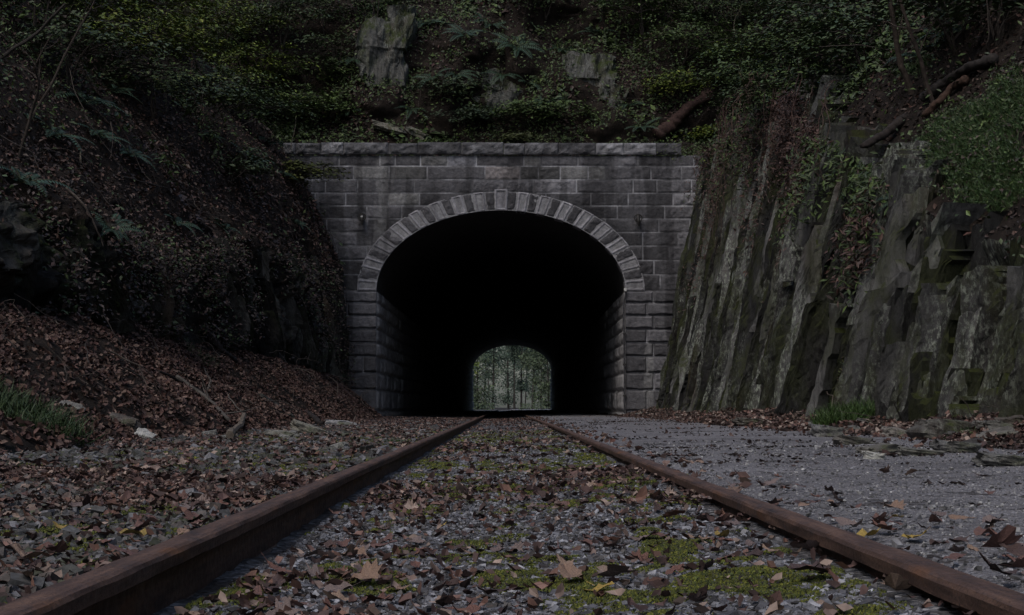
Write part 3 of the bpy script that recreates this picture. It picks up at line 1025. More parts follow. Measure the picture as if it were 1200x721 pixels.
# ------------------------------------------------------------------ rails
def rail(cx, label):
    hw, fw, H = 0.036, 0.066, RAILZ
    base = 0.0
    half = [(fw, base), (fw, base + 0.010), (0.022, base + 0.026), (0.009, base + 0.036), (0.009, H - 0.052), (0.014, H - 0.046),
            (hw, H - 0.036), (hw + 0.001, H - 0.012), (hw - 0.004, H - 0.004), (hw - 0.012, H), (0.012, H + 0.0015)]
    pf = half + [(-a, z) for a, z in half[::-1]]
    pf = np.array(pf)
    Yv = np.concatenate([np.arange(-6, 2, 0.25), np.arange(2, 9, 0.02), np.arange(9, 54, 0.15), np.arange(54, YEND + 30, 2.0)])
    k = len(pf)
    P = np.zeros((len(Yv), k, 3))
    P[..., 0] = cx + pf[None, :, 0] + 0.008 * vnoise(Yv * 0.21, cx, 0, 161)[:, None]
    P[..., 1] = Yv[:, None]
    P[..., 2] = pf[None, :, 1] + 0.005 * vnoise(Yv * 0.3, cx, 4, 163)[:, None]
    hd = pf[:, 1] > H - 0.05
    P[:, hd, 0] += 0.0026 * fbm(Yv[:, None] * 6, pf[None, hd, 1] * 60, cx, 165, 3)
    P[:, hd, 2] += 0.0012 * fbm(Yv[:, None] * 5, pf[None, hd, 0] * 40, cx, 167, 3)
    F = grid_faces(len(Yv), k)
    i = np.arange(len(Yv) - 1)
    F = np.vstack([F, np.stack([i * k + k - 1, (i + 1) * k + k - 1, (i + 1) * k, i * k], 1)])
    o = obj('rail', P.reshape(-1, 3), F, M['rust'], origin=None, smooth=False)
    return tag(o, label, 'rail', 'rails of the track')


rail(RX0, 'rusty brown steel rail left of the gravel, its inner side standing clear and black')
rail(RX1, 'rusty brown steel rail along the path edge, sunk in gravel almost to its head')

# ------------------------------------------------------------------ gravel stones
def stone_template(rs, k=0.28):
    v = np.array([(x, y, z) for x in (-1, 1) for y in (-1, 1) for z in (-1, 1)], float) * 0.5
    v = v * (1 + rs.uniform(-k, k, v.shape)) + rs.uniform(-0.12, 0.12, v.shape)
    return v


BOXF = np.array([[0, 1, 3, 2], [4, 6, 7, 5], [0, 4, 5, 1], [2, 3, 7, 6], [0, 2, 6, 4], [1, 5, 7, 3]])


def gravel(name, N, xr, yr, size, cols, zoff=0.0, power=1.6):
    s = Soup()
    per = N // 10
    for k in range(10):
        T = stone_template(RS)
        u = RS.uniform(0, 1, per)
        y = (yr[0] ** (1 - power) + u * (yr[1] ** (1 - power) - yr[0] ** (1 - power))) ** (1 / (1 - power))
        x = RS.uniform(*xr, per)
        ok = (np.abs(x - RX0) > 0.075) & (np.abs(x - RX1) > 0.075)
        ok &= (np.abs(x) < 0.4 * y + 0.5)
        x, y = x[ok], y[ok]
        n_ = len(x)
        sz = size[0] * np.exp(RS.normal(0, size[1], n_))
        sz = sz * np.clip(y / 8, 1.0, 1.5)
        pos = np.stack([x, y, gz(x, y) + sz * 0.18 + zoff], 1)
        rot = frames(np.tile([0, 0, 1.0], (n_, 1)), RS.uniform(0, 6.28, n_), np.full(n_, 0.35))
        sc = sz[:, None] * RS.uniform(0.65, 1.25, (n_, 3)) * np.array([1, 1, 0.7])
        s.inst(T, BOXF, pos, rot, sc, pick(cols, n_, 0.3))
    o = s.build(name, M['stone'])
    return tag(o, kind='stuff')


blue = [(0.1, 0.102, 0.118), (0.13, 0.133, 0.15), (0.165, 0.17, 0.19), (0.055, 0.055, 0.06), (0.27, 0.275, 0.3), (0.095, 0.09, 0.088), (0.04, 0.037, 0.037)]
tag(gravel('ballast_gravel', 110000, (-0.7, 0.78), (2.3, 26), (0.0085, 0.3), blue), 'fine blue grey crushed stone lying between the two rails', 'gravel')
tag(gravel('verge_gravel', 40000, (-3.6, -0.79), (2.8, 30), (0.014, 0.42), [(0.07, 0.07, 0.07), (0.1, 0.1, 0.1), (0.055, 0.055, 0.05), (0.14, 0.14, 0.15), (0.06, 0.065, 0.045), (0.09, 0.08, 0.075)]),
    'coarse dark ballast stones mixed with leaves left of the left rail', 'gravel')
tag(gravel('path_gravel', 16000, (0.86, 4.1), (2.8, 14), (0.0065, 0.35), [(0.12, 0.12, 0.13), (0.17, 0.17, 0.185), (0.22, 0.22, 0.23), (0.08, 0.08, 0.08), (0.3, 0.3, 0.3)], 0.0),
    'small grey chippings scattered over the footpath right of the rails', 'gravel')

# ------------------------------------------------------------------ moss
def moss_mask(x, y):
    return fbm(x * 1.5, y * 0.9, 0, 181, 4)


s = Soup()
N = 600000
y = (2.4 ** -0.6 + RS.uniform(0, 1, N) * (26 ** -0.6 - 2.4 ** -0.6)) ** (1 / -0.6)
x = RS.uniform(-3.2, 0.86, N)
MPX = [(860, 682, 120, 42), (965, 655, 60, 26), (425, 685, 62, 22), (485, 600, 42, 9), (535, 578, 36, 11), (830, 590, 60, 11), (740, 565, 50, 9), (520, 548, 26, 6),
       (690, 536, 26, 5), (805, 640, 60, 10), (700, 700, 60, 16), (110, 596, 40, 6), (200, 632, 26, 10), (70, 625, 40, 6), (640, 600, 60, 9), (560, 640, 40, 10), (150, 600, 60, 10)]
q = proj(np.stack([x, y, gz(x, y)], 1))
mk = np.zeros(N)
for cx_, cy_, rx, ry in MPX:
    mk = np.maximum(mk, 1 - ((q[:, 0] - cx_) / rx) ** 2 - ((q[:, 1] - cy_) / ry) ** 2)
mk = 0.16 * sstep(5, 8, y) * (np.abs(x) < 0.7) + 0.5 * np.clip(mk, -0.3, 1) + 0.35 * moss_mask(x, y) + 0.65 * fbm(x * 7, y * 5, 0, 183, 4)
ok = (mk + RS.normal(0, 0.09, N) > 0.33) & (np.abs(x - RX0) > 0.07) & (np.abs(x - RX1) > 0.07) & (np.abs(x) < 0.4 * y + 0.5)
x, y, mk = x[ok], y[ok], mk[ok]
n_ = len(x)
hgt = np.clip((mk - 0.3) * 0.03, 0.002, 0.014)
pos = np.stack([x, y, gz(x, y) + hgt], 1)
T = np.array([[-0.5, -0.3, -0.4], [0.5, -0.3, -0.4], [0, 0.6, -0.4], [0.05, 0.02, 0.5]])
rot = frames(np.tile([0, 0, 1.0], (n_, 1)), RS.uniform(0, 6.28, n_), np.full(n_, 0.45))
sz = RS.uniform(0.004, 0.0095, n_) * np.clip(y / 5, 1, 3)
s.inst(T, np.array([[0, 1, 3], [1, 2, 3], [2, 0, 3]]), pos, rot, sz,
       pick([(0.1, 0.11, 0.02), (0.07, 0.085, 0.02), (0.13, 0.135, 0.025), (0.05, 0.064, 0.022), (0.055, 0.058, 0.03)], n_, 0.35))
tag(s.build('moss', M['moss']), 'yellow green moss growing in patches over the gravel around the rails', 'moss', kind='stuff')


# ------------------------------------------------------------------ leaves
def leaf_template(shape, seed, curl=0.3, fold=0.3):
    rs = np.random.RandomState(seed)
    if shape == 'maple':
        ang = np.radians([-90, -62, -40, -15, 0, 12, 30, 48, 62, 76, 90, 104, 118, 132, 150, 168, 180, 195, 220, 242])
        rad = np.array([0.3, 0.62, 0.55, 0.72, 0.9, 0.74, 0.6, 0.82, 0.92, 0.68, 1.02, 0.68, 0.92, 0.82, 0.6, 0.74, 0.9, 0.72, 0.55, 0.62]) * 0.46
    elif shape == 'oak':
        ang = np.radians(np.arange(-90, 270, 18))
        rad = 0.5 * np.array([0.8, 0.55, 0.36, 0.42, 0.36, 0.48, 0.42, 0.6, 0.6, 0.85, 1.0, 0.85, 0.6, 0.6, 0.42, 0.48, 0.36, 0.42, 0.36, 0.55])
    else:
        ang = np.radians(np.arange(-90, 270, 22.5))
        rad = 0.5 / np.sqrt((np.cos(ang) / 0.5) ** 2 + np.sin(ang) ** 2)
    rad = rad * (1 + rs.uniform(-0.1, 0.1, len(rad)))
    o = np.stack([rad * np.cos(ang), rad * np.sin(ang)], 1)
    k = len(o)
    P2 = np.vstack([[0, 0.02], o * 0.5, o])
    ca = rs.uniform(0, PI)
    d = P2 @ np.array([math.cos(ca), math.sin(ca)])
    e = P2 @ np.array([-math.sin(ca), math.cos(ca)])
    r = np.linalg.norm(P2, axis=1)
    z = curl * (1.6 * d ** 2 + 0.6 * rs.uniform(-1, 1) * e ** 2) + fold * np.abs(P2[:, 0]) * 0.5 + 0.15 * fbm(P2[:, 0] * 4, P2[:, 1] * 4, seed, seed, 3) * (0.3 + r)
    z -= z.min()
    V = np.column_stack([P2, z])
    i = np.arange(k)
    j = (i + 1) % k
    F = np.vstack([np.stack([np.zeros(k, int), 1 + i, 1 + j], 1), np.stack([1 + i, 1 + k + i, 1 + k + j], 1), np.stack([1 + i, 1 + k + j, 1 + j], 1)])
    # stalk
    b0 = len(V)
    y0 = o[np.argmin(o[:, 1]), 1]
    z0 = V[1 + k + np.argmin(o[:, 1]), 2]
    st = np.array([[-0.012, y0 + 0.05, z0], [0.012, y0 + 0.05, z0], [0.01, y0 - 0.3, z0 + 0.1], [-0.008, y0 - 0.3, z0 + 0.1]])
    V = np.vstack([V, st])
    F = np.vstack([F, [[b0, b0 + 1, b0 + 2], [b0, b0 + 2, b0 + 3]]])
    return V, F


LEAFC = {'tan': [(0.22, 0.145, 0.105), (0.25, 0.175, 0.13)], 'reddish brown': [(0.14, 0.07, 0.053), (0.13, 0.072, 0.062)],
         'dark brown': [(0.06, 0.039, 0.036), (0.075, 0.048, 0.044)], 'grey brown': [(0.17, 0.13, 0.12), (0.14, 0.105, 0.1)],
         'yellow': [(0.34, 0.24, 0.06), (0.28, 0.2, 0.06)]}
SHAPE_WORD = {'maple': 'maple', 'oak': 'oak', 'oval': 'beech'}
protos = {}
for sh in ('maple', 'oak', 'oval'):
    for pose, cu, fo in (('curled', 0.6, 0.25), ('flat', 0.18, 0.08)):
        for cn, cl in LEAFC.items():
            for v in range(2):
                sd = abs(hash((len(sh), len(pose), cn.count('r'), len(cn), v))) % 9973
                V, F = leaf_template(sh, sd, cu * (0.8 + 0.4 * v), fo)
                protos[sh, pose, cn, v] = mesh_data('fallen_leaf', V, F, M['leaf'], np.array(cl[v]), False)


def zone(x, y, moss):
    far = 'right in front' if y < 4.2 else ('a little farther up' if y < 6.3 else 'well up the track')
    if x < -1.9: z = 'on stones below the left bank'
    elif x < RX0 - 0.05: z = 'outside the left rail'
    elif x < -0.4: z = 'inside the left rail foot'
    elif x < 0.02: z = 'on gravel left of mid track'
    elif x < 0.42: z = 'on gravel right of mid track'
    elif x < RX1 - 0.02: z = 'inside the right rail'
    elif x < 1.15: z = 'against the right rail outer side'
    else: z = 'on the grey footpath'
    return z, far


leaf_n = 0


def place_leaf(x, y, sh, pose, cn, size, yaw=None, tilt=0.25, label=None, dz=0.0):
    global leaf_n
    o = bpy.data.objects.new('fallen_leaf', protos[sh, pose, cn, RS.randint(2)])
    COL.objects.link(o)
    nz = RS.normal(0, tilt, 3) + np.array([0, 0, 1.0])
    R = frames(nz[None], np.array([RS.uniform(0, 6.28) if yaw is None else yaw]))[0]
    o.matrix_world = Matrix.Translation((x, y, float(gz(x, y)) + 0.014 + dz)) @ Matrix(R.tolist()).to_4x4() @ Matrix.Scale(size, 4)
    z, far = zone(x, y, 0)
    tag(o, label or f'{pose} {cn} {SHAPE_WORD[sh]} leaf {z}, {far}', 'leaf', 'fallen leaves around the rails')
    leaf_n += 1
    return o


heroes = [  # px, py, shape, pose, colour, size, label
    (1052, 708, 'oak', 'curled', 'tan', 0.105, 'big tan maple leaf propped against the inner side of the right rail'),
    (588, 712, 'oak', 'flat', 'dark brown', 0.12, 'big dark oak leaf at the bottom edge between the rails'),
    (728, 686, 'maple', 'flat', 'grey brown', 0.13, 'wide pale grey brown maple leaf lying flat beside the moss'),
    (452, 652, 'maple', 'flat', 'reddish brown', 0.12, 'flat reddish maple leaf with clear lobes on moss right of the left rail'),
    (428, 694, 'maple', 'curled', 'tan', 0.12, 'tan maple leaf standing on edge in the moss right of the left rail'),
    (28, 668, 'maple', 'curled', 'tan', 0.13, 'large crumpled tan leaf on stones at the left edge'),
    (30, 692, 'oval', 'curled', 'tan', 0.06, 'small pale leaf below the large crumpled tan one at the left edge'),
    (150, 663, 'oak', 'flat', 'reddish brown', 0.12, 'brown oak leaf lapping onto the left rail head'),
    (155, 638, 'oval', 'flat', 'yellow', 0.09, 'pale cream leaf lying flat near the left rail'),
    (70, 628, 'oval', 'curled', 'yellow', 0.05, 'tiny bright yellow leaf above the rotten timber'),
    (655, 660, 'oak', 'flat', 'reddish brown', 0.13, 'broad reddish oak leaf in the middle of the gravel'),
    (668, 690, 'oval', 'curled', 'tan', 0.1, 'tan cupped leaf below the broad reddish oak leaf mid track'),
    (775, 634, 'oval', 'flat', 'reddish brown', 0.075, 'small bright rusty red leaf mid track'),
    (790, 611, 'oval', 'curled', 'reddish brown', 0.085, 'dark cupped red brown leaf beyond the rusty red one'),
    (868, 628, 'maple', 'flat', 'grey brown', 0.11, 'grey pink maple leaf near the right rail above the moss'),
    (828, 592, 'maple', 'curled', 'grey brown', 0.1, 'upright grey brown leaf touching the inner side of the right rail'),
    (950, 688, 'maple', 'flat', 'dark brown', 0.13, 'heap of dark brown leaf right of the big moss patch'),
    (955, 655, 'oak', 'curled', 'grey brown', 0.11, 'rolled brown leaf leaning on the inner face of the right rail'),
    (1165, 628, 'oak', 'flat', 'grey brown', 0.13, 'pale fallen leaf alone on the footpath at the right edge'),
    (1170, 655, 'maple', 'curled', 'reddish brown', 0.12, 'reddish curled leaf on the path edge at the right border'),
    (1175, 685, 'maple', 'curled', 'dark brown', 0.11, 'dark brown curled leaf just above the right rail at the right border'),
    (812, 549, 'oval', 'flat', 'tan', 0.12, 'long pale leaf beyond the right rail where the path begins'),
]


def gpt(px, py):
    d = ray(px, py)
    z = 0.08
    for _ in range(5):
        t = (z - CAMZ) / d[2]
        q = CPOS + d * t
        z = float(gz(q[0], q[1]))
    return q


for px, py, sh, po, cn, sz, lb in heroes:
    q = gpt(px, py)
    place_leaf(q[0], q[1], sh, po, cn, sz, tilt=0.3 if po == 'curled' else 0.12, label=lb, dz=0.01)
cnames = ['reddish brown', 'dark brown', 'grey brown', 'tan', 'yellow']
cp = [0.33, 0.27, 0.24, 0.14, 0.02]
tries = 0
placed = []
while leaf_n < 300 and tries < 20000:
    tries += 1
    x = RS.uniform(-3.0, 2.4)
    y = (2.4 ** -0.9 + RS.uniform() * (7.6 ** -0.9 - 2.4 ** -0.9)) ** (1 / -0.9)
    if abs(x - RX0) < 0.09 or abs(x - RX1) < 0.085: continue
    wgt = 0.5 + 0.5 * fbm(x * 1.6, y * 1.1, 3, 191, 3)
    if x > 1.2: wgt = 0.012
    elif x > RX1: wgt = 1.3
    elif -0.66 < x < -0.35: wgt = 1.2
    if RS.uniform() > wgt: continue
    px, py = proj([[x, y, float(gz(x, y))]])[0]
    if not (-15 < px < 1215 and py < 735): continue
    if any((x - a) ** 2 + (y - b_) ** 2 < 0.055 ** 2 for a, b_ in placed): continue
    placed.append((x, y))
    sh = ['maple', 'oak', 'oval'][RS.choice(3, p=[0.42, 0.28, 0.3])]
    po = 'curled' if RS.uniform() < 0.62 else 'flat'
    cn = cnames[RS.choice(5, p=cp)]
    place_leaf(x, y, sh, po, cn, RS.uniform(0.05, 0.1) * (0.75 if sh == 'oval' else 1), tilt=0.26 if po == 'curled' else 0.13)

# the rest of the litter
T6 = np.array([[0, -0.5, 0.22], [0.26, -0.1, 0.3], [0.2, 0.3, 0.12], [0, 0.55, 0.34], [-0.22, 0.25, 0.26], [-0.28, -0.15, 0.06], [0, 0.05, 0]])
F6 = np.array([[6, 0, 1], [6, 1, 2], [6, 2, 3], [6, 3, 4], [6, 4, 5], [6, 5, 0]])
T4 = np.array([[0, -0.5, 0], [0.27, 0, 0.08], [0, 0.55, 0.03], [-0.27, 0, 0.1]])
F4 = np.array([[0, 1, 2, 3]])
ML, MF = leaf_template('maple', 5, 0.7, 0.3)
OL, OF = leaf_template('oak', 6, 0.7, 0.3)
brown = [(0.11, 0.062, 0.05), (0.075, 0.042, 0.036), (0.05, 0.03, 0.027), (0.135, 0.09, 0.075), (0.16, 0.11, 0.085), (0.09, 0.045, 0.035)]


def litter_on(s, P, N, dens=None, size=(0.05, 0.1), cols=brown, lift=0.012, tilt=0.45, ymin=2.5, ymax=53, lobed=True):
    p, n_ = sample(P, N, dens, ymin, ymax)
    p = p + n_ * lift
    up = n_ + np.array([0, 0, 0.5])
    parts = [(T6, F6)]
    if lobed: parts += [(ML, MF), (OL, OF)]
    idx = RS.randint(0, len(parts), N)
    for k, (T, F) in enumerate(parts):
        q = idx == k
        m_ = q.sum()
        if m_:
            s.inst(T, F, p[q], frames(up[q], RS.uniform(0, 6.28, m_), np.full(m_, tilt)), RS.uniform(*size, m_), pick(cols, m_, 0.35))


brown2 = [(0.14, 0.082, 0.068), (0.1, 0.06, 0.053), (0.065, 0.04, 0.037), (0.17, 0.125, 0.11), (0.25, 0.19, 0.16), (0.12, 0.066, 0.05), (0.045, 0.028, 0.026), (0.05, 0.032, 0.03)]
s = Soup()
d_bal = lambda A: (0.16 + np.clip(fbm(A[..., 0] * 1.4, A[..., 1] * 0.9, 3, 191, 3), 0, 1)) * (np.abs(A[..., 0] - RX0) > 0.08) * (np.where(A[..., 0] < -0.8, 1.6, 1.0)) * (np.abs(A[..., 0]) < 0.4 * A[..., 1] + 0.6)
litter_on(s, SURF['ballast'], 13500, d_bal, (0.04, 0.085), cols=brown2, lift=0.022, tilt=0.33, ymin=5.6, ymax=51.5)
litter_on(s, SURF['ballast'], 12000, d_bal, (0.015, 0.045), cols=brown2, lift=0.016, ymin=2.4, ymax=9, lobed=False)
tag(s.build('leaf_litter', M['litter']), 'brown fallen leaves and scraps strewn along the track bed', 'leaf litter', kind='stuff')
s = Soup()
litter_on(s, SURF['path'], 2600, lambda A: np.exp(-((A[..., 0] - 0.95) / 0.12) ** 2) + 1.8 * np.exp(-((A[..., 0] - 4.2) / 0.6) ** 2) + 0.03, (0.045, 0.09), ymin=5, ymax=51)
litter_on(s, SURF['path'], 3500, lambda A: np.clip(fbm(A[..., 0] * 0.9, A[..., 1] * 1.6, 3, 197, 4) - 0.15, 0, 1), (0.02, 0.05), cols=[(0.03, 0.022, 0.02), (0.045, 0.03, 0.027)], lift=0.003, tilt=0.2, ymin=3, ymax=40, lobed=False)
litter_on(s, SURF['r_debris'], 11000, None, (0.05, 0.11), cols=brown2 + [(0.3, 0.25, 0.22)], ymin=6, ymax=51.5)
tag(s.build('leaf_litter', M['litter']), 'brown fallen leaves heaped between the footpath and the right rock wall', 'leaf litter', kind='stuff')
s = Soup()
litter_on(s, SURF['l_bank'], 42000, lambda A: 0.4 + np.clip(0.5 + fbm(A[..., 0] * 0.9, A[..., 1] * 0.9, 0, 195, 4), 0, 1.4), (0.025, 0.115), cols=[(0.085, 0.046, 0.038), (0.06, 0.034, 0.03), (0.04, 0.024, 0.022), (0.11, 0.072, 0.06), (0.13, 0.088, 0.07)], lift=0.02, tilt=0.55, ymin=5, ymax=50.9, lobed=False)
tag(s.build('leaf_litter', M['litter']), 'thick carpet of red brown leaves covering the left bank', 'leaf litter', kind='stuff')

# ------------------------------------------------------------------ helpers for plants on the slopes
def in_px(A, polys):
    """soft mask: which ground points lie in a patch given by centre and radii seen in the photograph"""
    q = proj(A.reshape(-1, 3)).reshape(A.shape[:-1] + (2,))
    r = 0
    for cx_, cy_, rx, ry in polys:
        r = np.maximum(r, 1 - np.clip((((q[..., 0] - cx_) / rx) ** 2 + ((q[..., 1] - cy_) / ry) ** 2), 0, 1) ** 2)
    return r


GREEN_Y = [(0.095, 0.13, 0.016), (0.08, 0.115, 0.015), (0.125, 0.145, 0.022), (0.06, 0.09, 0.015)]
GREEN_D = [(0.04, 0.064, 0.026), (0.052, 0.076, 0.03), (0.032, 0.052, 0.026), (0.065, 0.088, 0.038)]
GREEN_M = [(0.062, 0.1, 0.025), (0.05, 0.082, 0.022), (0.08, 0.118, 0.034), (0.04, 0.062, 0.022)]
FERNC = [(0.03, 0.06, 0.038), (0.036, 0.07, 0.04), (0.028, 0.052, 0.034)]
DEAD = [(0.05, 0.033, 0.027), (0.032, 0.022, 0.019), (0.075, 0.053, 0.044), (0.024, 0.018, 0.016)]

# ---- undergrowth, nobody could count it
s = Soup()
p, n_ = sample(SURF['l_hill'], 120000, lambda A: 0.25 + np.clip(fbm(A[..., 0] * 0.5, A[..., 1] * 0.5, A[..., 2] * 0.5, 201, 3) + 0.3, 0, 1.2) + 0.8 * (A[..., 1] < 30), 12, 58)
N = len(p)
pp = proj(p)
g = (pp[:, 1] < 150 + 60 * fbm(p[:, 1] * 0.4, p[:, 2] * 0.4, 0, 203, 2)) & (RS.uniform(0, 1, N) < 0.72)
col_ = np.where(g[:, None], pick(GREEN_D + GREEN_M, N, 0.3), pick(DEAD + [(0.1, 0.06, 0.048), (0.08, 0.046, 0.038)], N, 0.35))
gr = g | (RS.uniform(0, 1, N) < 0.06)
col_ = np.where((gr & ~g)[:, None], pick(GREEN_D, N), col_)
p = p + n_ * np.where(gr, RS.uniform(0.02, 0.4, N), RS.uniform(0.01, 0.05, N))[:, None]
s.inst(T4 * np.array([1, 1, 1.5]), F4, p, frames(n_ + [0, 0, 0.6], RS.uniform(0, 6.28, N), np.full(N, 0.5)), RS.uniform(0.05, 0.13, N) * (1 + 0.9 * np.clip(fbm(p[:, 0] * 0.8, p[:, 1] * 0.8, p[:, 2] * 0.8, 261, 2) + 0.1, 0, 1)) * np.where((RS.uniform(0, 1, N) < 0.05) & (p[:, 1] > 32), 1.7, np.where(p[:, 1] < 30, 0.72, 1.0)), col_)
tag(s.build('undergrowth', M['green']), 'dark tangle of small leaves and dead leaf litter on the left slope', 'undergrowth', kind='stuff')

s = Soup()
p, n_ = sample(SURF['b_hill'], 130000, lambda A: (0.2 + np.clip(fbm(A[..., 0] * 0.7, A[..., 1] * 0.7, A[..., 2] * 0.7, 211, 3) + 0.35, 0, 1.2)) * (1 - 0.6 * in_px(A, [(455, 55, 22, 50), (580, 105, 26, 28), (695, 92, 26, 32)])), 51.5, 64)
N = len(p)
nz_ = fbm(p[:, 0] * 0.5, p[:, 1] * 0.5, p[:, 2] * 0.5, 213, 3)
band = np.exp(-((p[:, 2] - 9.3) / 0.55) ** 2)
g = RS.uniform(0, 1, N) < np.clip(0.66 + 0.5 * nz_ + 0.35 * band, 0.25, 0.97)
col_ = np.where(g[:, None], pick(GREEN_D + GREEN_M, N, 0.3), pick(DEAD + [(0.07, 0.035, 0.03)], N, 0.35))
p = p + n_ * np.where(g, RS.uniform(0.02, 0.32, N), RS.uniform(0.01, 0.06, N))[:, None]
s.inst(T4 * np.array([1, 1, 1.5]), F4, p, frames(n_ * 0.8 + [0, -0.2, 0.7], RS.uniform(0, 6.28, N), np.full(N, 0.5)), RS.uniform(0.05, 0.13, N) * (1 + 0.9 * np.clip(fbm(p[:, 0] * 0.8, p[:, 1] * 0.8, p[:, 2] * 0.8, 261, 2) + 0.1, 0, 1)) * np.where((RS.uniform(0, 1, N) < 0.05) & (p[:, 1] > 32), 1.7, np.where(p[:, 1] < 30, 0.72, 1.0)), col_)
tag(s.build('undergrowth', M['green']), 'low green plants and dead leaves clinging to the slope above the portal', 'undergrowth', kind='stuff')

GRASS_PX = [(1138, 180, 70, 70), (1165, 205, 60, 50), (1188, 120, 38, 50)]
s = Soup()
p, n_ = sample(SURF['r_hill'], 130000, lambda A: (0.25 + np.clip(fbm(A[..., 0] * 0.6, A[..., 1] * 0.6, A[..., 2] * 0.6, 221, 3) + 0.4, 0, 1.2)) * (1 - in_px(A, GRASS_PX)) * np.where(A[..., 1] < 24, 0.6, 1.0), 13, 60)
N = len(p)
nz_ = fbm(p[:, 0] * 0.45, p[:, 1] * 0.45, p[:, 2] * 0.45, 223, 3)
g = RS.uniform(0, 1, N) < np.clip(0.62 + 0.6 * nz_, 0.15, 0.95) * np.where(p[:, 1] < 22, 0.5, 1)
col_ = np.where(g[:, None], pick(GREEN_D + GREEN_M, N, 0.3), pick(DEAD + [(0.08, 0.04, 0.033)], N, 0.35))
p = p + n_ * np.where(g, RS.uniform(0.02, 0.35, N), RS.uniform(0.01, 0.06, N))[:, None]
s.inst(T4 * np.array([1, 1, 1.5]), F4, p, frames(n_ * 0.7 + [0, 0, 0.7], RS.uniform(0, 6.28, N), np.full(N, 0.5)), RS.uniform(0.05, 0.13, N) * (1 + 0.9 * np.clip(fbm(p[:, 0] * 0.8, p[:, 1] * 0.8, p[:, 2] * 0.8, 261, 2) + 0.1, 0, 1)) * np.where((RS.uniform(0, 1, N) < 0.05) & (p[:, 1] > 32), 1.7, np.where(p[:, 1] < 30, 0.72, 1.0)), col_)
tag(s.build('undergrowth', M['green']), 'mixed green plants and red brown dead leaves on the slope above the right rock wall', 'undergrowth', kind='stuff')

# small plants and moss tufts in the cracks of the right rock wall
s = Soup()
p, n_ = sample(SURF['r_rock'], 15000, lambda A: np.clip(fbm(A[..., 0] * 0.8, A[..., 1] * 1.1, A[..., 2] * 0.45, 231, 3) - 0.1, 0, 1), 13, 51)
N = len(p)
col_ = pick([(0.05, 0.06, 0.016), (0.04, 0.05, 0.015), (0.06, 0.065, 0.02), (0.05, 0.032, 0.026)], N, 0.3)
s.inst(T4, F4, p + n_ * 0.02, frames(n_ * 0.6 + [0, -0.2, 0.6], RS.uniform(0, 6.28, N), np.full(N, 0.6)), RS.uniform(0.03, 0.07, N), col_)
p, n_ = sample(SURF['r_rock'], 7000, lambda A: np.clip((A[..., 2] - 0.72 * hR(A[..., 1])) * 1.5, 0, 1), 13, 51)
N = len(p)
s.inst(T4, F4, p + n_ * 0.04, frames(n_ * 0.6 + [0, -0.2, 0.6], RS.uniform(0, 6.28, N), np.full(N, 0.6)), RS.uniform(0.04, 0.09, N), pick(DEAD + GREEN_D, N, 0.3))
p, n_ = sample(SURF['r_rock'], 20000, lambda A: np.clip((A[..., 2] / hR(A[..., 1]) - 0.66 + 0.35 * fbm(A[..., 1] * 0.5, A[..., 2] * 0.3, 0, 233, 3)) * 3, 0, 1) * (A[..., 1] > 21) * (A[..., 1] < 47.5), 21, 51)
N = len(p)
n_ = np.where(n_[:, :1] > 0, -n_, n_)
gsel = fbm(p[:, 1] * 0.5, p[:, 2] * 0.5, 3, 235, 3) + RS.normal(0, 0.25, N) > 0.38
col_ = np.where(gsel[:, None], pick(GREEN_D + GREEN_M, N, 0.3), pick([(0.07, 0.038, 0.03), (0.05, 0.028, 0.024), (0.09, 0.055, 0.045), (0.035, 0.023, 0.02)], N, 0.3))
s.inst(T4 * np.array([0.8, 1.3, 1.2]), F4, p + n_ * RS.uniform(0.2, 0.62, (N, 1)), frames(n_ * 0.6 + [0, -0.2, 0.6], RS.uniform(0, 6.28, N), np.full(N, 0.6)), RS.uniform(0.05, 0.12, N), col_)
tag(s.build('rock_plants', M['green']), 'small moss tufts and dead leaves in the cracks of the right rock wall', 'plants', kind='stuff')

s = Soup()
p, n_ = sample(SURF['l_rock'], 26000, lambda A: np.clip(fbm(A[..., 0] * 0.6, A[..., 1] * 0.5, A[..., 2] * 0.5, 241, 3) + 0.25, 0, 1) * np.where(A[..., 1] > 35, 0.3, 1.0), 12, 50)
N = len(p)
n_ = np.where(n_[:, :1] < 0, -n_, n_)
s.inst(T4, F4, p + n_ * RS.uniform(0.05, 0.42, (N, 1)), frames(n_ * 0.4 + [0, -0.1, 0.8], RS.uniform(0, 6.28, N), np.full(N, 0.6)), RS.uniform(0.04, 0.11, N), pick(DEAD + DEAD + [(0.09, 0.055, 0.045)] + GREEN_D[:2], N, 0.35))
tag(s.build('rock_plants', M['green']), 'dead leaves and moss caught on the ledges of the left rock wall', 'plants', kind='stuff')

s = Soup()
litter_on(s, SURF['r_hill'], 20000, lambda A: (1 - in_px(A, GRASS_PX)) * (A[..., 2] < 15), (0.05, 0.11), cols=DEAD + [(0.1, 0.06, 0.048)], ymin=12, ymax=52, lobed=False)
tag(s.build('leaf_litter', M['litter']), 'dead brown leaves lying on the slope above the right rock wall', 'leaf litter', kind='stuff')
s = Soup()
litter_on(s, SURF['l_hill'], 12000, lambda A: (A[..., 2] < 9) * 1.0, (0.05, 0.11), cols=DEAD + [(0.1, 0.06, 0.048), (0.12, 0.075, 0.06)], ymin=12, ymax=52, lobed=False)
tag(s.build('leaf_litter', M['litter']), 'dead red brown leaves lying on the left slope above the rock', 'leaf litter', kind='stuff')

# ---- grass
BL = np.array([[-0.018, 0, 0], [0.018, 0, 0], [0.016, 0.1, 0.5], [-0.012, 0.1, 0.5], [0.0, 0.46, 0.85]])
BF = np.array([[0, 1, 2], [0, 2, 3], [3, 2, 4]])


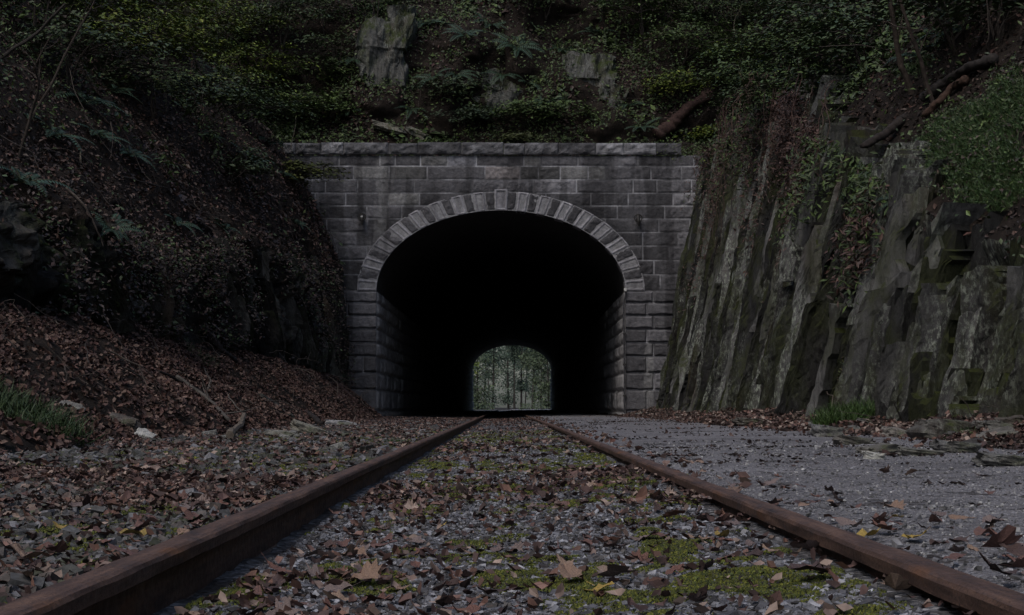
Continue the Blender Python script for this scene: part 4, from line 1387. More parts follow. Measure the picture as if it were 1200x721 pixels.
def blades(s, p, n_, h, cols):
    N = len(p)
    s.inst(BL, BF, p, frames(n_ * 0.5 + [0, 0, 0.8], RS.uniform(0, 6.28, N), np.full(N, 0.35)), h, pick(cols, N, 0.3))


s = Soup()
for nm_ in ('r_hill', 'r_rock'):
    p, n_ = sample(SURF[nm_], 60000 if nm_ == 'r_hill' else 1200, lambda A: np.clip(in_px(A, GRASS_PX) - 0.35 + 0.5 * fbm(A[..., 0] * 1.2, A[..., 1] * 1.2, A[..., 2] * 1.2, 253, 3), 0, 1) * (0.15 + np.clip(0.5 + fbm(A[..., 0] * 1.5, A[..., 1] * 1.5, A[..., 2] * 1.5, 251, 3), 0, 1.3)), 13, 40)
    blades(s, p, n_, RS.uniform(0.05, 0.19, len(p)), [(0.04, 0.088, 0.022), (0.034, 0.075, 0.02), (0.055, 0.1, 0.03), (0.03, 0.06, 0.018), (0.03, 0.058, 0.02), (0.07, 0.075, 0.035)])
p, n_ = sample(SURF['r_hill'], 3500, lambda A: in_px(A, GRASS_PX), 13, 40)
N = len(p)
s.inst(T4, F4, p + n_ * RS.uniform(0.02, 0.13, (N, 1)), frames(n_ + [0, 0, 0.6], RS.uniform(0, 6.28, N), np.full(N, 0.6)), RS.uniform(0.03, 0.075, N), pick(DEAD + GREEN_D + GREEN_M, N, 0.3))
tag(s.build('grass', M['green']), 'thick fresh green grass on the steep slope at the upper right', 'grass', kind='stuff')


def grass_clump(px, py, rad, n, h, cols, label, cat='grass tuft', squash=1.0):
    c, nn = hit(px, py)
    n = int(n * 1.8)
    a, r = RS.uniform(0, 6.28, n), rad * np.sqrt(RS.uniform(0, 1, n))
    s = Soup()
    pts = []
    for ai, ri_ in zip(a, r):
        x, y = c[0] + ri_ * math.cos(ai), c[1] + ri_ * math.sin(ai) * squash
        q, m_ = drop(x, y, c[2] + 0.7)
        if q[2] > c[2] + 0.55: continue
        pts.append(q - [0, 0, 0.02])
    p = np.array(pts)
    blades(s, p, np.tile([0, 0, 1.0], (len(p), 1)), RS.uniform(0.5, 1, len(p)) * h, cols)
    return tag(s.build('grass_clump', M['green'], origin=c), label, cat, 'grass clumps at the foot of the slopes')


GC = [(0.045, 0.085, 0.02), (0.035, 0.07, 0.018), (0.06, 0.1, 0.028)]
grass_clump(992, 492, 0.38, 800, 0.34, GC, 'bright green grass clump at the foot of the right rock wall')
grass_clump(1006, 468, 0.28, 420, 0.4, [(0.035, 0.055, 0.024), (0.045, 0.065, 0.03)], 'dull grey green clump climbing the rock behind the bright green one')
grass_clump(22, 492, 0.55, 900, 0.32, [(0.03, 0.055, 0.022), (0.04, 0.065, 0.024)], 'dark green grass clump in the leaves at the left edge')
grass_clump(225, 412, 0.5, 350, 0.22, GREEN_D, 'sparse green weeds among leaves at the top of the left bank', 'weeds')
grass_clump(462, 521, 0.12, 160, 0.12, GC, 'small green tuft close left of the left rail', 'weeds')
grass_clump(1125, 512, 0.14, 140, 0.12, GC, 'small weed between flat stones below the right rock ledge', 'weeds')

# ---- ferns
def fern_proto(seed):
    rs = np.random.RandomState(seed)
    s = Soup()
    nf = 9
    for k in range(nf):
        az = 2 * PI * k / nf + rs.uniform(-0.25, 0.25)
        L = rs.uniform(0.75, 1.1)
        n = 16
        t = np.linspace(0, 1, n)
        rise, droop = rs.uniform(0.55, 0.8), rs.uniform(0.75, 1.1)
        r = L * t * 0.95
        z = L * (rise * t - droop * 0.62 * t ** 2.1)
        base = np.stack([r * math.cos(az), r * math.sin(az), z], 1)
        side = np.array([-math.sin(az), math.cos(az), 0])
        for i in range(1, n):
            wd_ = 0.20 * L * math.sin(PI * min(1, 0.12 + 0.88 * (1 - t[i])) * 0.62) * (1 if i < n - 1 else 0.5)
            d = base[i] - base[i - 1]
            d = d / np.linalg.norm(d)
            for sg in (-1, 1):
                tip = base[i] + side * sg * wd_ + d * wd_ * 0.35 - [0, 0, wd_ * 0.25]
                hw = 0.026 * L
                mid = base[i] + (tip - base[i]) * 0.45
                s.add([base[i] - d * hw * 0.6, mid - d * hw, tip, mid + d * hw], np.array([[0, 1, 2, 3]]), FERNC[rs.randint(3)])
        add_tube(s, base, np.linspace(0.008, 0.002, n), (0.04, 0.045, 0.02), 4)
    V, T = np.concatenate(s.V), np.concatenate(s.T)
    return mesh_data('fern', V, [np.concatenate(f) for f in s.F.values()], M['green'], T)


fern_me = [fern_proto(i) for i in range(4)]
FERNS = [
    (95, 122, 0.9, 'blue green fern on the left slope under the yellow green branches'),
    (128, 108, 0.8, 'fern touching the stems below the yellow green branches at the left'),
    (60, 160, 0.8, 'dim fern on the left slope above the pale rock streak'),
    (112, 160, 0.7, 'arching fern over the dark hollow on the left slope'),
    (150, 182, 0.6, 'small fern low on the left slope among bare stems'),
    (292, 190, 0.9, 'large fern hanging beside the left end of the parapet'),
    (312, 168, 0.8, 'fern just above the large hanging one by the left end of the parapet'),
    (240, 160, 0.7, 'fern half way between the bare stems and the parapet on the left slope'),
    (330, 205, 0.6, 'fern drooping over the masonry at the left end of the parapet'),
    (545, 42, 0.9, 'pale green fern left of the highest pair above the portal'),
    (575, 30, 1.0, 'highest fern above the middle of the portal'),
    (605, 55, 1.0, 'broad fern right below the highest one above the portal'),
    (590, 88, 0.8, 'fern over the middle rock outcrop above the portal'),
    (618, 98, 0.9, 'fern against the right side of the middle rock outcrop'),
    (508, 92, 0.8, 'fern right of the tall left rock outcrop above the portal'),
    (535, 88, 0.8, 'bright fern between the left and the middle rock outcrops'),
    (482, 128, 0.7, 'fern above the loose slabs left of centre over the parapet'),
    (640, 122, 0.8, 'fern on the grassy ledge right of the middle outcrop'),
    (560, 140, 0.7, 'blue green fern on the ledge right above the keystone'),
    (660, 60, 0.8, 'fern in the dark gap between the middle and right outcrops'),
    (735, 125, 0.8, 'fern right of the right rock outcrop above the portal'),
    (752, 150, 0.7, 'fern with hanging pale leaves by the right end of the coping'),
    (420, 70, 0.9, 'fern left of the tall left rock outcrop above the portal'),
    (410, 135, 0.8, 'fern over the left end of the coping'),
    (500, 30, 0.8, 'fern above the tall left rock outcrop'),
    (700, 40, 0.9, 'fern above the right rock outcrop'),
    (1118, 40, 0.6, 'fern among hanging stems at the upper right'),
    (1078, 65, 0.6, 'broad leaved fern between the two leaning saplings'),
    (205, 262, 0.6, 'fern drooping over the edge of the left rock wall'),
    (262, 268, 0.5, 'small fern right of the one drooping over the left rock wall'),
    (345, 262, 0.6, 'fern close left of the portal wall half way up'),
    (130, 268, 0.5, 'small dim fern on top of the left rock wall'),
    (25, 215, 0.7, 'fern at the left edge above the rock'),
    (925, 150, 0.6, 'fern among the reddish roots on the right rock wall'),
    (1062, 232, 0.5, 'small fern at the lower left edge of the grass slope'),
    (870, 150, 0.6, 'fern near the pale hanging leaves right of the portal'),
    (985, 95, 0.7, 'fern over the edge of the right rock wall below the leafy sprays'),
]
for i, (px, py, sc, lb) in enumerate(FERNS):
    c, nn = hit(px, py)
    o = bpy.data.objects.new('fern', fern_me[i % 4])
    COL.objects.link(o)
    up = nn * 0.6 + np.array([0, 0, 0.7])
    R = frames(up[None], np.array([RS.uniform(0, 6.28)]))[0]
    o.matrix_world = Matrix.Translation(c) @ Matrix(R.tolist()).to_4x4() @ Matrix.Scale(sc * 1.05, 4)
    tag(o, lb, 'fern', 'ferns on the slopes')

# ---- leafy shrubs and young trees
def shrub(px, py, size, nspray, cols, label, name='shrub', cat='shrub', lean=(0, 0, 0), leaf=(0.07, 0.17), per=38, group='leafy shrubs on the slopes', low=0.25):
    c, nn = hit(px, py)
    root = thing(name, c, label, cat, group)
    sx, sy, sz = [v * f_ for v, f_ in zip(size, (1.45, 1.3, 1.3))]
    st, fo = Soup(), Soup()
    top = c + np.array([0, 0, sz]) + np.array(lean) + nn * 0.25
    cen = []
    nspray = int(nspray * 1.6)
    for k in range(nspray):
        v = RS.normal(0, 1, 3)
        v /= np.linalg.norm(v)
        v *= RS.uniform(0.2, 1.25) ** 0.6
        q = c + nn * 0.3 + np.array(lean) * 0.8 + np.array([v[0] * sx, v[1] * sy, sz * (low + (1 - low) * (0.5 + 0.5 * v[2]))])
        cen.append(q)
    cen = np.array(cen)
    nst = 4
    fork = [c + (top - c) * RS.uniform(0.3, 0.75) + RS.normal(0, 0.12, 3) * sx for _ in range(nst)]
    for f in fork:
        add_tube(st, curve([c - [0, 0, 0.1], (c + f) / 2 + RS.normal(0, 0.05, 3), f], 8), np.linspace(0.022, 0.012, 8) * (0.6 + 0.4 * sz), (0.05, 0.042, 0.036), 5)
    for q in cen:
        f = fork[np.argmin([np.linalg.norm(q - f_) for f_ in fork])]
        add_tube(st, curve([f, (f + q) / 2 + [0, 0, 0.1], q], 6, 0.03, int(q[0] * 100)), np.linspace(0.011, 0.004, 6), (0.05, 0.042, 0.036), 4)
        n = int(per * RS.uniform(0.6, 1.4))
        out = q - c
        out[2] *= 0.2
        out = out / (np.linalg.norm(out) + 1e-6)
        a = RS.uniform(0, 6.28, n)
        r = np.sqrt(RS.uniform(0, 1, n)) * RS.uniform(0.25, 0.6) * (0.7 + 0.3 * sx)
        dxy = np.stack([r * np.cos(a), r * np.sin(a)], 1)
        dz = -0.35 * r ** 2 + RS.normal(0, 0.06, n) - 0.25 * (dxy @ out[:2])
        p = q + np.column_stack([dxy, dz])
        N = np.tile([0, 0, 1.0], (n, 1)) + out * 0.35
        fo.inst(T4, F4, p, frames(N, RS.uniform(0, 6.28, n), np.full(n, 0.25)), RS.uniform(*leaf, n), pick(cols, n, 0.3))
    st.build('stem', M['bark'], root)
    fo.build('foliage', M['green'], root)
    return root


SH = [
    (150, 92, (1.3, 1.0, 1.5), 46, GREEN_Y, 'yellow green leafy shrub spreading at the top of the left slope'),
    (225, 88, (1.3, 1.0, 1.6), 48, GREEN_Y, 'brightest yellow green shrub, right of the one at the top of the left slope'),
    (285, 118, (1.2, 1.0, 1.4), 40, GREEN_Y, 'yellow green shrub with tiered branches stepping down towards the parapet'),
    (345, 150, (0.9, 0.8, 0.9), 26, GREEN_M, 'mid green shrub just above the left end of the parapet'),
    (385, 148, (0.9, 0.6, 0.7), 24, GREEN_M, 'low grassy green shrub resting on the left end of the coping'),
    (345, 222, (0.7, 0.6, 0.55), 22, [(0.06, 0.07, 0.012), (0.05, 0.06, 0.012)], 'olive green mossy shrub spilling over the left edge of the portal wall'),
    (40, 60, (1.0, 1.0, 1.6), 26, GREEN_D + GREEN_Y[:1], 'dim shrub with a few pale leaves in the top left corner'),
    (330, 60, (1.1, 1.0, 1.4), 22, GREEN_D, 'dark thin shrub left of the rock above the portal'),
    (395, 90, (0.9, 0.9, 1.2), 18, GREEN_D, 'dark shrub with scattered small leaves left of the tall outcrop'),
    (755, 50, (1.2, 0.9, 1.5), 34, GREEN_M, 'leafy shrub right of the outcrops high above the portal'),
    (800, 75, (1.2, 1.0, 1.3), 34, GREEN_M, 'green shrub above the dark fallen log right of the portal'),
    (800, 118, (0.9, 0.8, 0.7), 20, GREEN_Y, 'pale edged shrub beside the dark fallen log right of the portal'),
    (840, 40, (1.3, 1.0, 1.5), 34, GREEN_D + GREEN_M, 'dark green shrub around the slim bare trunk at the upper right'),
    (905, 75, (1.4, 1.0, 1.0), 40, GREEN_M + [(0.06, 0.1, 0.035)], 'fresh green shrub reaching out in flat sprays over the right rock wall'),
    (870, 118, (1.1, 0.9, 0.9), 30, GREEN_D + GREEN_M, 'green shrub hanging over the corner between portal and right rock wall'),
    (925, 135, (0.9, 0.7, 0.6), 16, GREEN_M, 'green shrub growing from a crack high on the right rock wall'),
    (975, 125, (0.9, 0.7, 0.5), 14, GREEN_D + GREEN_M, 'shrub left of the snapped log on the right rock wall'),
    (885, 140, (0.8, 0.7, 0.6), 16, GREEN_D, 'dark shrub half over the reddish roots near the portal corner'),
    (940, 110, (0.9, 0.8, 0.8), 22, GREEN_M, 'bushy green shrub on the top edge of the right rock wall'),
    (960, 40, (1.1, 1.0, 1.4), 28, GREEN_D + GREEN_M[:2], 'shrub left of the two leaning saplings at the upper right'),
    (1015, 90, (0.7, 0.7, 0.7), 18, GREEN_D, 'dark leaved shrub below the left leaning sapling'),
    (610, 150, (1.2, 0.6, 0.5), 28, GREEN_M, 'low green shrub on the ledge over the arch, right of the keystone'),
    (545, 150, (0.9, 0.6, 0.45), 18, [(0.045, 0.065, 0.035), (0.035, 0.055, 0.03)], 'low grey green shrub on the ledge over the arch, left of the keystone'),
    (660, 140, (0.9, 0.6, 0.6), 20, GREEN_M, 'low green shrub under the right rock outcrop'),
    (610, 176, (0.5, 0.3, 0.3), 10, [(0.05, 0.06, 0.02), (0.04, 0.05, 0.018)], 'olive moss and leaves drooping over the coping in the middle'),
    (830, 160, (0.6, 0.5, 0.4), 14, GREEN_Y, 'yellowish drooping shrub at the right end of the coping'),
    (440, 30, (1.0, 0.9, 1.2), 20, GREEN_D, 'dark shrub above the tall left outcrop'),
    (640, 20, (1.3, 0.9, 1.2), 24, GREEN_D, 'dark green shrub at the very top above the portal centre'),
    (110, 40, (1.6, 1.1, 1.5), 40, GREEN_Y + GREEN_D[:2], 'wide yellow green shrub filling the top of the left slope near the corner'),
    (190, 30, (1.6, 1.1, 1.4), 40, GREEN_Y, 'topmost yellow green shrub of the left slope'),
    (262, 60, (1.5, 1.1, 1.4), 40, GREEN_Y + GREEN_M[:2], 'yellow green shrub high between the left slope and the outcrops'),
    (80, 105, (1.3, 1.0, 0.9), 26, GREEN_D, 'dark shrub around the crooked bare sapling at the left'),
    (180, 140, (1.3, 1.0, 0.8), 26, GREEN_D, 'dark green shrub under the upright pale sapling'),
    (235, 150, (1.3, 1.0, 0.9), 30, GREEN_D + GREEN_M[:1], 'dark green shrub over the thin arched pale branch'),
    (300, 160, (1.2, 0.9, 0.9), 30, GREEN_M + GREEN_D, 'leafy green shrub behind the large hanging fern'),
    (355, 110, (1.2, 0.9, 1.0), 30, GREEN_M, 'mid green shrub filling the hollow left of the coping'),
    (270, 215, (0.9, 0.8, 0.5), 14, GREEN_D, 'sparse dark shrub half way down the left slope'),
    (380, 40, (1.2, 0.9, 1.2), 24, GREEN_D + GREEN_M[:1], 'shrub at the top edge left of the tall outcrop'),
    (530, 118, (0.9, 0.6, 0.5), 16, GREEN_D, 'small dark shrub between two outcrops above the arch'),
    (780, 25, (1.4, 0.9, 1.2), 30, GREEN_M, 'green shrub at the top edge right of the outcrops'),
    (850, 90, (1.3, 0.9, 0.9), 30, GREEN_M + GREEN_Y[:1], 'fresh green shrub in the corner above the right rock wall'),
    (905, 40, (1.4, 1.0, 1.2), 30, GREEN_D + GREEN_M, 'green shrub behind the flat sprays at the upper right'),
    (1010, 40, (1.1, 0.9, 1.0), 24, GREEN_D, 'dark shrub left of the thicker leaning sapling'),
    (1120, 60, (0.9, 0.8, 0.9), 18, GREEN_D, 'dark shrub behind the hanging vines at the top right'),
    (1170, 50, (0.8, 0.7, 0.8), 18, GREEN_D, 'dark shrub above the grass in the top right corner'),
]
for a in SH:
    shrub(a[0], a[1], a[2], a[3], a[4], a[5])
for px, py, sz_, ns_, cl, lb, ln in [
    (120, 85, (1.3, 0.8, 0.8), 26, GREEN_Y, 'yellow green branch reaching right out of the top left shrubs', (1.2, -0.4, 0.1)),
    (215, 130, (1.2, 0.8, 0.6), 24, GREEN_Y + GREEN_M, 'leafy branch hanging over the stems in the middle of the left slope', (1.0, -0.4, 0.0)),
    (310, 140, (1.1, 0.7, 0.6), 24, GREEN_M + GREEN_Y[:1], 'leafy branch drooping towards the left end of the coping', (1.0, -0.6, -0.1)),
    (960, 90, (1.2, 0.8, 0.6), 24, GREEN_M + [(0.07, 0.11, 0.04)], 'fresh green branch reaching left over the reddish roots', (-1.2, -0.4, 0.0)),
    (900, 105, (1.0, 0.8, 0.5), 20, GREEN_M, 'leafy branch hanging over the upper corner of the right rock', (-0.9, -0.6, -0.2)),
    (1010, 70, (1.0, 0.8, 0.6), 20, GREEN_M + GREEN_D, 'leafy branch left of the saplings at the upper right', (-1.0, -0.4, 0.1))]:
    shrub(px, py, sz_, ns_, cl, lb, 'leafy_branch', 'branch', ln, group='leafy branches over the slopes')
# the slim leafy twig in front of the right end of the facing
shrub(838, 185, (0.75, 0.4, 0.6), 9, GREEN_Y + GREEN_M[:1], 'thin twig with pale leaves reaching in front of the right masonry', lean=(-0.9, -0.3, -0.5), leaf=(0.05, 0.09), per=16)

# ---- bare stems, saplings, vines
def stick(name, pts, r0, r1, label, cat, tint=(0.055, 0.045, 0.038), group=None, n=18, wob=0.03, twigs=0, seed=0, k=7):
    c = curve(pts, n, wob, seed)
    base = c[0]
    root = thing(name, base, label, cat, group) if twigs else None
    s = Soup()
    add_tube(s, c, np.linspace(r0, r1, n), tint, k)
    if not twigs:
        return tag(s.build(name, M['bark'], origin=base), label, cat, group)
    s.build('stem', M['bark'], root)
    t = Soup()
    rs = np.random.RandomState(seed + 3)
    for _ in range(twigs):
        i = rs.randint(n // 3, n - 1)
        d = rs.normal(0, 1, 3)
        d[2] = abs(d[2]) + 0.3
        d = d / np.linalg.norm(d) * rs.uniform(0.3, 0.8)
        rr_ = r0 + (r1 - r0) * i / n
        add_tube(t, curve([c[i], c[i] + d * 0.5 + rs.normal(0, 0.05, 3), c[i] + d], 7), np.linspace(rr_ * 0.5, rr_ * 0.15, 7), tint, 4)
    t.build('twig', M['bark'], root)
    return root


def surf_pts(pxs, lift=0.0):
    out = []
    for px, py in pxs:
        c, nn = hit(px, py)
        out.append(c + nn * lift)
    return out


def near(pxs, dY=0.0, follow=0):
    """a stem that starts on the slope at the first point and goes on at about that distance"""
    c, nn = hit(*pxs[0])
    out = [c]
    for px, py in pxs[1:]:
        out.append(at(px, py, c[1] + dY * len(out)))
    return out


BG = 'bare stems on the left slope'
stick('sapling', near([(22, 188), (40, 130), (46, 95), (41, 78), (60, 40)], -0.25), 0.03, 0.010, 'crooked bare sapling rising at the left edge', 'sapling', group=BG, twigs=6, seed=2)
stick('sapling', near([(30, 150), (60, 100), (85, 45), (110, 2), (118, -20)], -0.1), 0.026, 0.010, 'dark straight sapling leaning right in the top left corner', 'sapling', group=BG, twigs=5, seed=5)
stick('branch', near([(-10, 75), (30, 48), (60, 22), (78, 4)], -0.05), 0.035, 0.018, 'thick dark branch slanting up through the top left corner', 'branch', group=BG, seed=8, tint=(0.035, 0.03, 0.027))
stick('sapling', near([(195, 130), (195, 100), (197, 70)], -0.1), 0.018, 0.009, 'upright pale sapling under the yellow green shrubs', 'sapling', group=BG, twigs=3, seed=9, tint=(0.08, 0.07, 0.055))
stick('sapling', near([(215, 120), (222, 95), (225, 72)], -0.1), 0.018, 0.009, 'reddish stem right of the upright pale sapling', 'sapling', group=BG, twigs=2, seed=10, tint=(0.06, 0.035, 0.03))
stick('branch', near([(212, 164), (235, 155), (275, 151), (300, 140)], -0.2), 0.016, 0.006, 'thin arched pale branch below the tiered shrub', 'branch', group=BG, seed=11, tint=(0.09, 0.08, 0.065))
stick('branch', surf_pts([(140, 210), (190, 222), (230, 250), (280, 262), (330, 285)], 0.08), 0.016, 0.006, 'long thin branch trailing down across the left slope', 'branch', group=BG, seed=12, n=30)
stick('branch', surf_pts([(75, 225), (95, 245), (108, 265), (116, 290)], 0.08), 0.02, 0.012, 'dark root curving over the edge of the left rock wall', 'root', group=BG, seed=13)
stick('branch', surf_pts([(330, 268), (350, 285), (372, 310)], 0.12), 0.015, 0.006, 'thin branch by the left edge of the portal wall', 'branch', group=BG, seed=14)
stick('branch', near([(325, 75), (312, 55), (300, 36)], -0.1), 0.018, 0.007, 'short pale stick in the dark brush left of the outcrops', 'branch', group=BG, seed=15, tint=(0.09, 0.07, 0.05))
stick('stump', near([(95, 195), (94, 178)], 0), 0.02, 0.012, 'pale broken stick standing upright on the left slope', 'stick', group=BG, seed=16, n=6, tint=(0.16, 0.14, 0.11), wob=0.005)

RG = 'stems on the right slope'
stick('sapling', near([(1068, 112), (1056, 75), (1047, 40), (1042, -5), (1040, -40)], -0.15), 0.05, 0.03, 'thicker leaning sapling of the pair at the upper right', 'sapling', group=RG, twigs=4, seed=21, tint=(0.07, 0.055, 0.045))
stick('sapling', near([(1094, 122), (1080, 75), (1072, 50), (1056, 5), (1045, -30)], -0.15), 0.035, 0.02, 'thinner leaning sapling right of the thicker one at the upper right', 'sapling', group=RG, twigs=4, seed=22, tint=(0.065, 0.05, 0.042))
stick('branch', near([(1042, 20), (1020, 12), (995, 5), (975, 2)], -0.2), 0.018, 0.006, 'thin arched branch reaching left from the thicker sapling top', 'branch', group=RG, seed=23)
stick('branch', near([(1048, 60), (1030, 55), (1005, 52), (960, 54)], -0.2), 0.016, 0.006, 'thin level branch reaching left from the middle of the thicker sapling', 'branch', group=RG, seed=24)
stick('sapling', near([(876, 80), (868, 55), (858, 30), (866, 15), (870, 5)], -0.1), 0.026, 0.012, 'pale crooked sapling above the flat green sprays', 'sapling', group=RG, twigs=3, seed=25, tint=(0.12, 0.1, 0.08))
stick('sapling', near([(887, 50), (886, 20), (885, -20)], -0.1), 0.07, 0.06, 'slim grey upright trunk behind the flat green sprays', 'sapling', group=RG, twigs=2, seed=26, tint=(0.05, 0.045, 0.04))
stick('branch', near([(826, 76), (812, 50), (800, 35), (783, 18)], -0.1), 0.02, 0.008, 'thin dark branch slanting left above the fallen log', 'branch', group=RG, seed=27)
stick('branch', near([(855, 183), (838, 182), (822, 178)], -0.2), 0.014, 0.006, 'bare twig crossing the right end of the masonry', 'branch', group=RG, seed=28, tint=(0.09, 0.075, 0.06))
stick('branch', near([(852, 186), (830, 200), (812, 225)], -0.2), 0.014, 0.005, 'bare twig drooping across the right edge of the masonry', 'branch', group=RG, seed=29, tint=(0.09, 0.075, 0.06))
for i, (x0, y0, x1, y1, lb) in enumerate([
    (1108, 0, 1082, 35, 'leftmost thin vine hanging at the top right'), (1125, 0, 1115, 30, 'short vine right of the leftmost one at the top right'),
    (1146, 0, 1148, 42, 'straight vine in the middle of the hanging vines at the top right'), (1172, 2, 1166, 38, 'curved vine near the rightmost one at the top right'),
    (1153, 0, 1156, 58, 'longest of the straight vines at the top right'), (1112, 0, 1130, 42, 'vine crossing between two others at the top right')]):
    c, nn = hit(x1, y1 + 10)
    Y = c[1] - 0.4
    stick('vine', [c, at(x1, y1, Y), at((x0 + x1) / 2 + 3, (y0 + y1) / 2, Y - 0.1), at(x0, y0 - 25, Y - 0.1)], 0.012, 0.008, lb, 'vine', group='vines hanging at the top right', seed=30 + i, n=14)

# roots hanging over the edge of the right rock wall
def root_curtain(x0, x1, ytop, ybot, n, label):
    s = Soup()
    base = None
    for k in range(n):
        x = RS.uniform(x0, x1)
        yt, yb = ytop + RS.uniform(-12, 55), ybot + RS.uniform(-45, 30)
        pts = []
        for j in range(7):
            py = yt + (yb - yt) * j / 6
            c, nn = hit(x + RS.normal(0, 2.5) + (j - 3) * RS.normal(0, 0.8), py)
            pts.append(c + nn * RS.uniform(0.36, 0.62))
        pts = np.array(pts)
        # keep to one sheet of rock: points that fall far behind stay at the last depth
        for j in range(5, -1, -1):
            if np.linalg.norm(pts[j] - pts[j + 1]) > 1.6:
                dr = pts[j] - CPOS
                pts[j] = CPOS + dr * ((pts[j + 1][1] + 0.15) / dr[1])
        if base is None: base = pts[0]
        add_tube(s, curve(pts, 16, 0.02, k), np.linspace(0.008, 0.003, 16), pick([(0.05, 0.027, 0.022), (0.035, 0.022, 0.019), (0.07, 0.045, 0.035)], 1)[0], 4)
    tag(s.build('root_curtain', M['bark'], origin=base), label, 'roots', 'roots hanging over the right rock wall', 'stuff')


root_curtain(852, 900, 100, 190, 46, 'reddish fine roots hanging over the rock nearest the portal')
root_curtain(905, 960, 105, 205, 44, 'reddish roots draped over the rock below the flat green sprays')
root_curtain(842, 866, 190, 290, 12, 'fine roots trailing beside the right edge of the portal wall')
root_curtain(965, 1000, 120, 190, 14, 'sparse roots left of the snapped log on the right rock wall')

def brushwood(surf, n, dens, label, L=(0.6, 1.8), cols=((0.05, 0.04, 0.034), (0.035, 0.029, 0.026), (0.075, 0.062, 0.052)), lift=0.05):
    p, n_ = sample(SURF[surf], n, dens, 12, 58)
    s = Soup()
    for i in range(n):
        d = RS.normal(0, 1, 3) + np.array([0, 0, -0.5])
        d -= n_[i] * (d @ n_[i]) * RS.uniform(0.5, 1)
        d = d / np.linalg.norm(d) * RS.uniform(*L)
        a = p[i] + n_[i] * RS.uniform(lift, lift * 6)
        pts = [a, a + d * 0.5 + RS.normal(0, 0.1, 3) + n_[i] * 0.08, a + d + n_[i] * RS.uniform(-0.05, 0.25)]
        r_ = RS.uniform(0.004, 0.012)
        add_tube(s, curve(pts, 9, 0.04, i), np.linspace(r_, r_ * 0.4, 9), cols[RS.randint(len(cols))], 4)
    tag(s.build('brushwood', M['bark']), label, 'brushwood', kind='stuff')


brushwood('l_hill', 420, lambda A: 1.0 * (A[..., 2] < 13), 'tangle of thin bare twigs over the left slope')
brushwood('l_bank', 90, lambda A: 1.0 * (A[..., 2] > 0.3), 'thin dead twigs among the leaves of the left bank', (0.3, 1.0))
brushwood('r_hill', 300, lambda A: 1.0 * (A[..., 2] < 16) * (1 - in_px(A, GRASS_PX)), 'thin bare twigs among the plants of the right slope')
brushwood('b_hill', 200, None, 'thin dead stems among the plants above the portal')
brushwood('r_debris', 70, None, 'dead twigs and sticks in the litter below the right rock wall', (0.2, 0.7), lift=0.01)

# ---- logs and rotten wood
def log(pts, r0, r1, label, tint, group=None, n=44, seed=0, cat='log'):
    c = curve(pts, n, 0.02, seed)
    V, F, C = tube_geo(c, np.linspace(r0, r1, n), 14)
    ax = np.repeat(c, 14, axis=0)
    body_ = V[:len(ax)]
    out = body_ - ax
    body_ = ax + out * (1 + 0.3 * fbm(body_[:, 0] * 5, body_[:, 1] * 5, body_[:, 2] * 5, seed, 3) + 0.22 * fbm(body_[:, 0] * 19, body_[:, 1] * 19, body_[:, 2] * 19, seed, 2))[:, None]
    V = np.vstack([body_, V[len(ax):]])
    o = obj('fallen_log', V, [F, C], M['bark'], None, np.array(tint), True, origin=c[0])
    return tag(o, label, cat, group or 'fallen logs on the slopes')


def lyingpts(pxs, lift):
    return surf_pts(pxs, lift)


c0 = hit(1060, 135)[0]
log([at(1010, 172, c0[1] - 0.9), at(1035, 158, c0[1] - 0.5), at(1062, 138, c0[1] - 0.1)], 0.045, 0.08, 'snapped dark log jutting from the top of the right rock wall', (0.025, 0.02, 0.018), seed=1)
log(lyingpts([(1085, 122), (1115, 100), (1140, 85), (1170, 74)], 0.1), 0.065, 0.08, 'thick dark log lying up the slope at the upper right', (0.03, 0.026, 0.024), seed=2)
log(lyingpts([(1085, 140), (1105, 122), (1122, 106), (1138, 96)], 0.07), 0.05, 0.055, 'rust coloured rotten log just below the thick dark log', (0.055, 0.033, 0.024), seed=3)
log(lyingpts([(765, 160), (785, 145), (808, 128), (830, 112)], 0.18), 0.22, 0.17, 'big dark red fallen log right above the end of the coping', (0.045, 0.026, 0.022), seed=4)
log(lyingpts([(304, 466), (322, 476), (344, 492)], 0.01), 0.065, 0.05, 'grey mossy log half buried in leaves on the left bank', (0.035, 0.036, 0.031), seed=5)
log(lyingpts([(393, 452), (405, 462), (418, 474)], 0.05), 0.06, 0.05, 'dark reddish log lying against the foot of the left jamb', (0.045, 0.026, 0.022), seed=6)
log(lyingpts([(352, 480), (362, 488), (376, 500)], 0.05), 0.05, 0.04, 'black log end sticking out of leaves right of the grey mossy log', (0.022, 0.018, 0.017), seed=7)
log(lyingpts([(235, 385), (258, 412), (275, 425)], 0.05), 0.07, 0.05, 'dark log below the rock ledge on the left bank', (0.025, 0.021, 0.02), seed=8)
stick('fallen_branch', surf_pts([(205, 446), (228, 460), (246, 476), (265, 498)], 0.06), 0.035, 0.022, 'long grey fallen branch slanting down the left bank', 'branch', (0.075, 0.068, 0.06), 'fallen branches on the left bank', twigs=3, seed=41)
stick('fallen_branch', surf_pts([(240, 462), (243, 450), (237, 436)], 0.09), 0.016, 0.008, 'thin twig standing from the long grey fallen branch', 'branch', (0.08, 0.07, 0.06), 'fallen branches on the left bank', seed=42)
stick('fallen_branch', surf_pts([(282, 492), (280, 503), (272, 512), (268, 517)], 0.06), 0.035, 0.045, 'short pale curved branch at the bottom of the left bank', 'branch', (0.12, 0.1, 0.08), 'fallen branches on the left bank', seed=43)
stick('fallen_branch', surf_pts([(265, 468), (274, 480), (283, 492)], 0.07), 0.012, 0.008, 'thin twig leaning on the short pale curved branch', 'branch', (0.09, 0.08, 0.07), 'fallen branches on the left bank', seed=44)
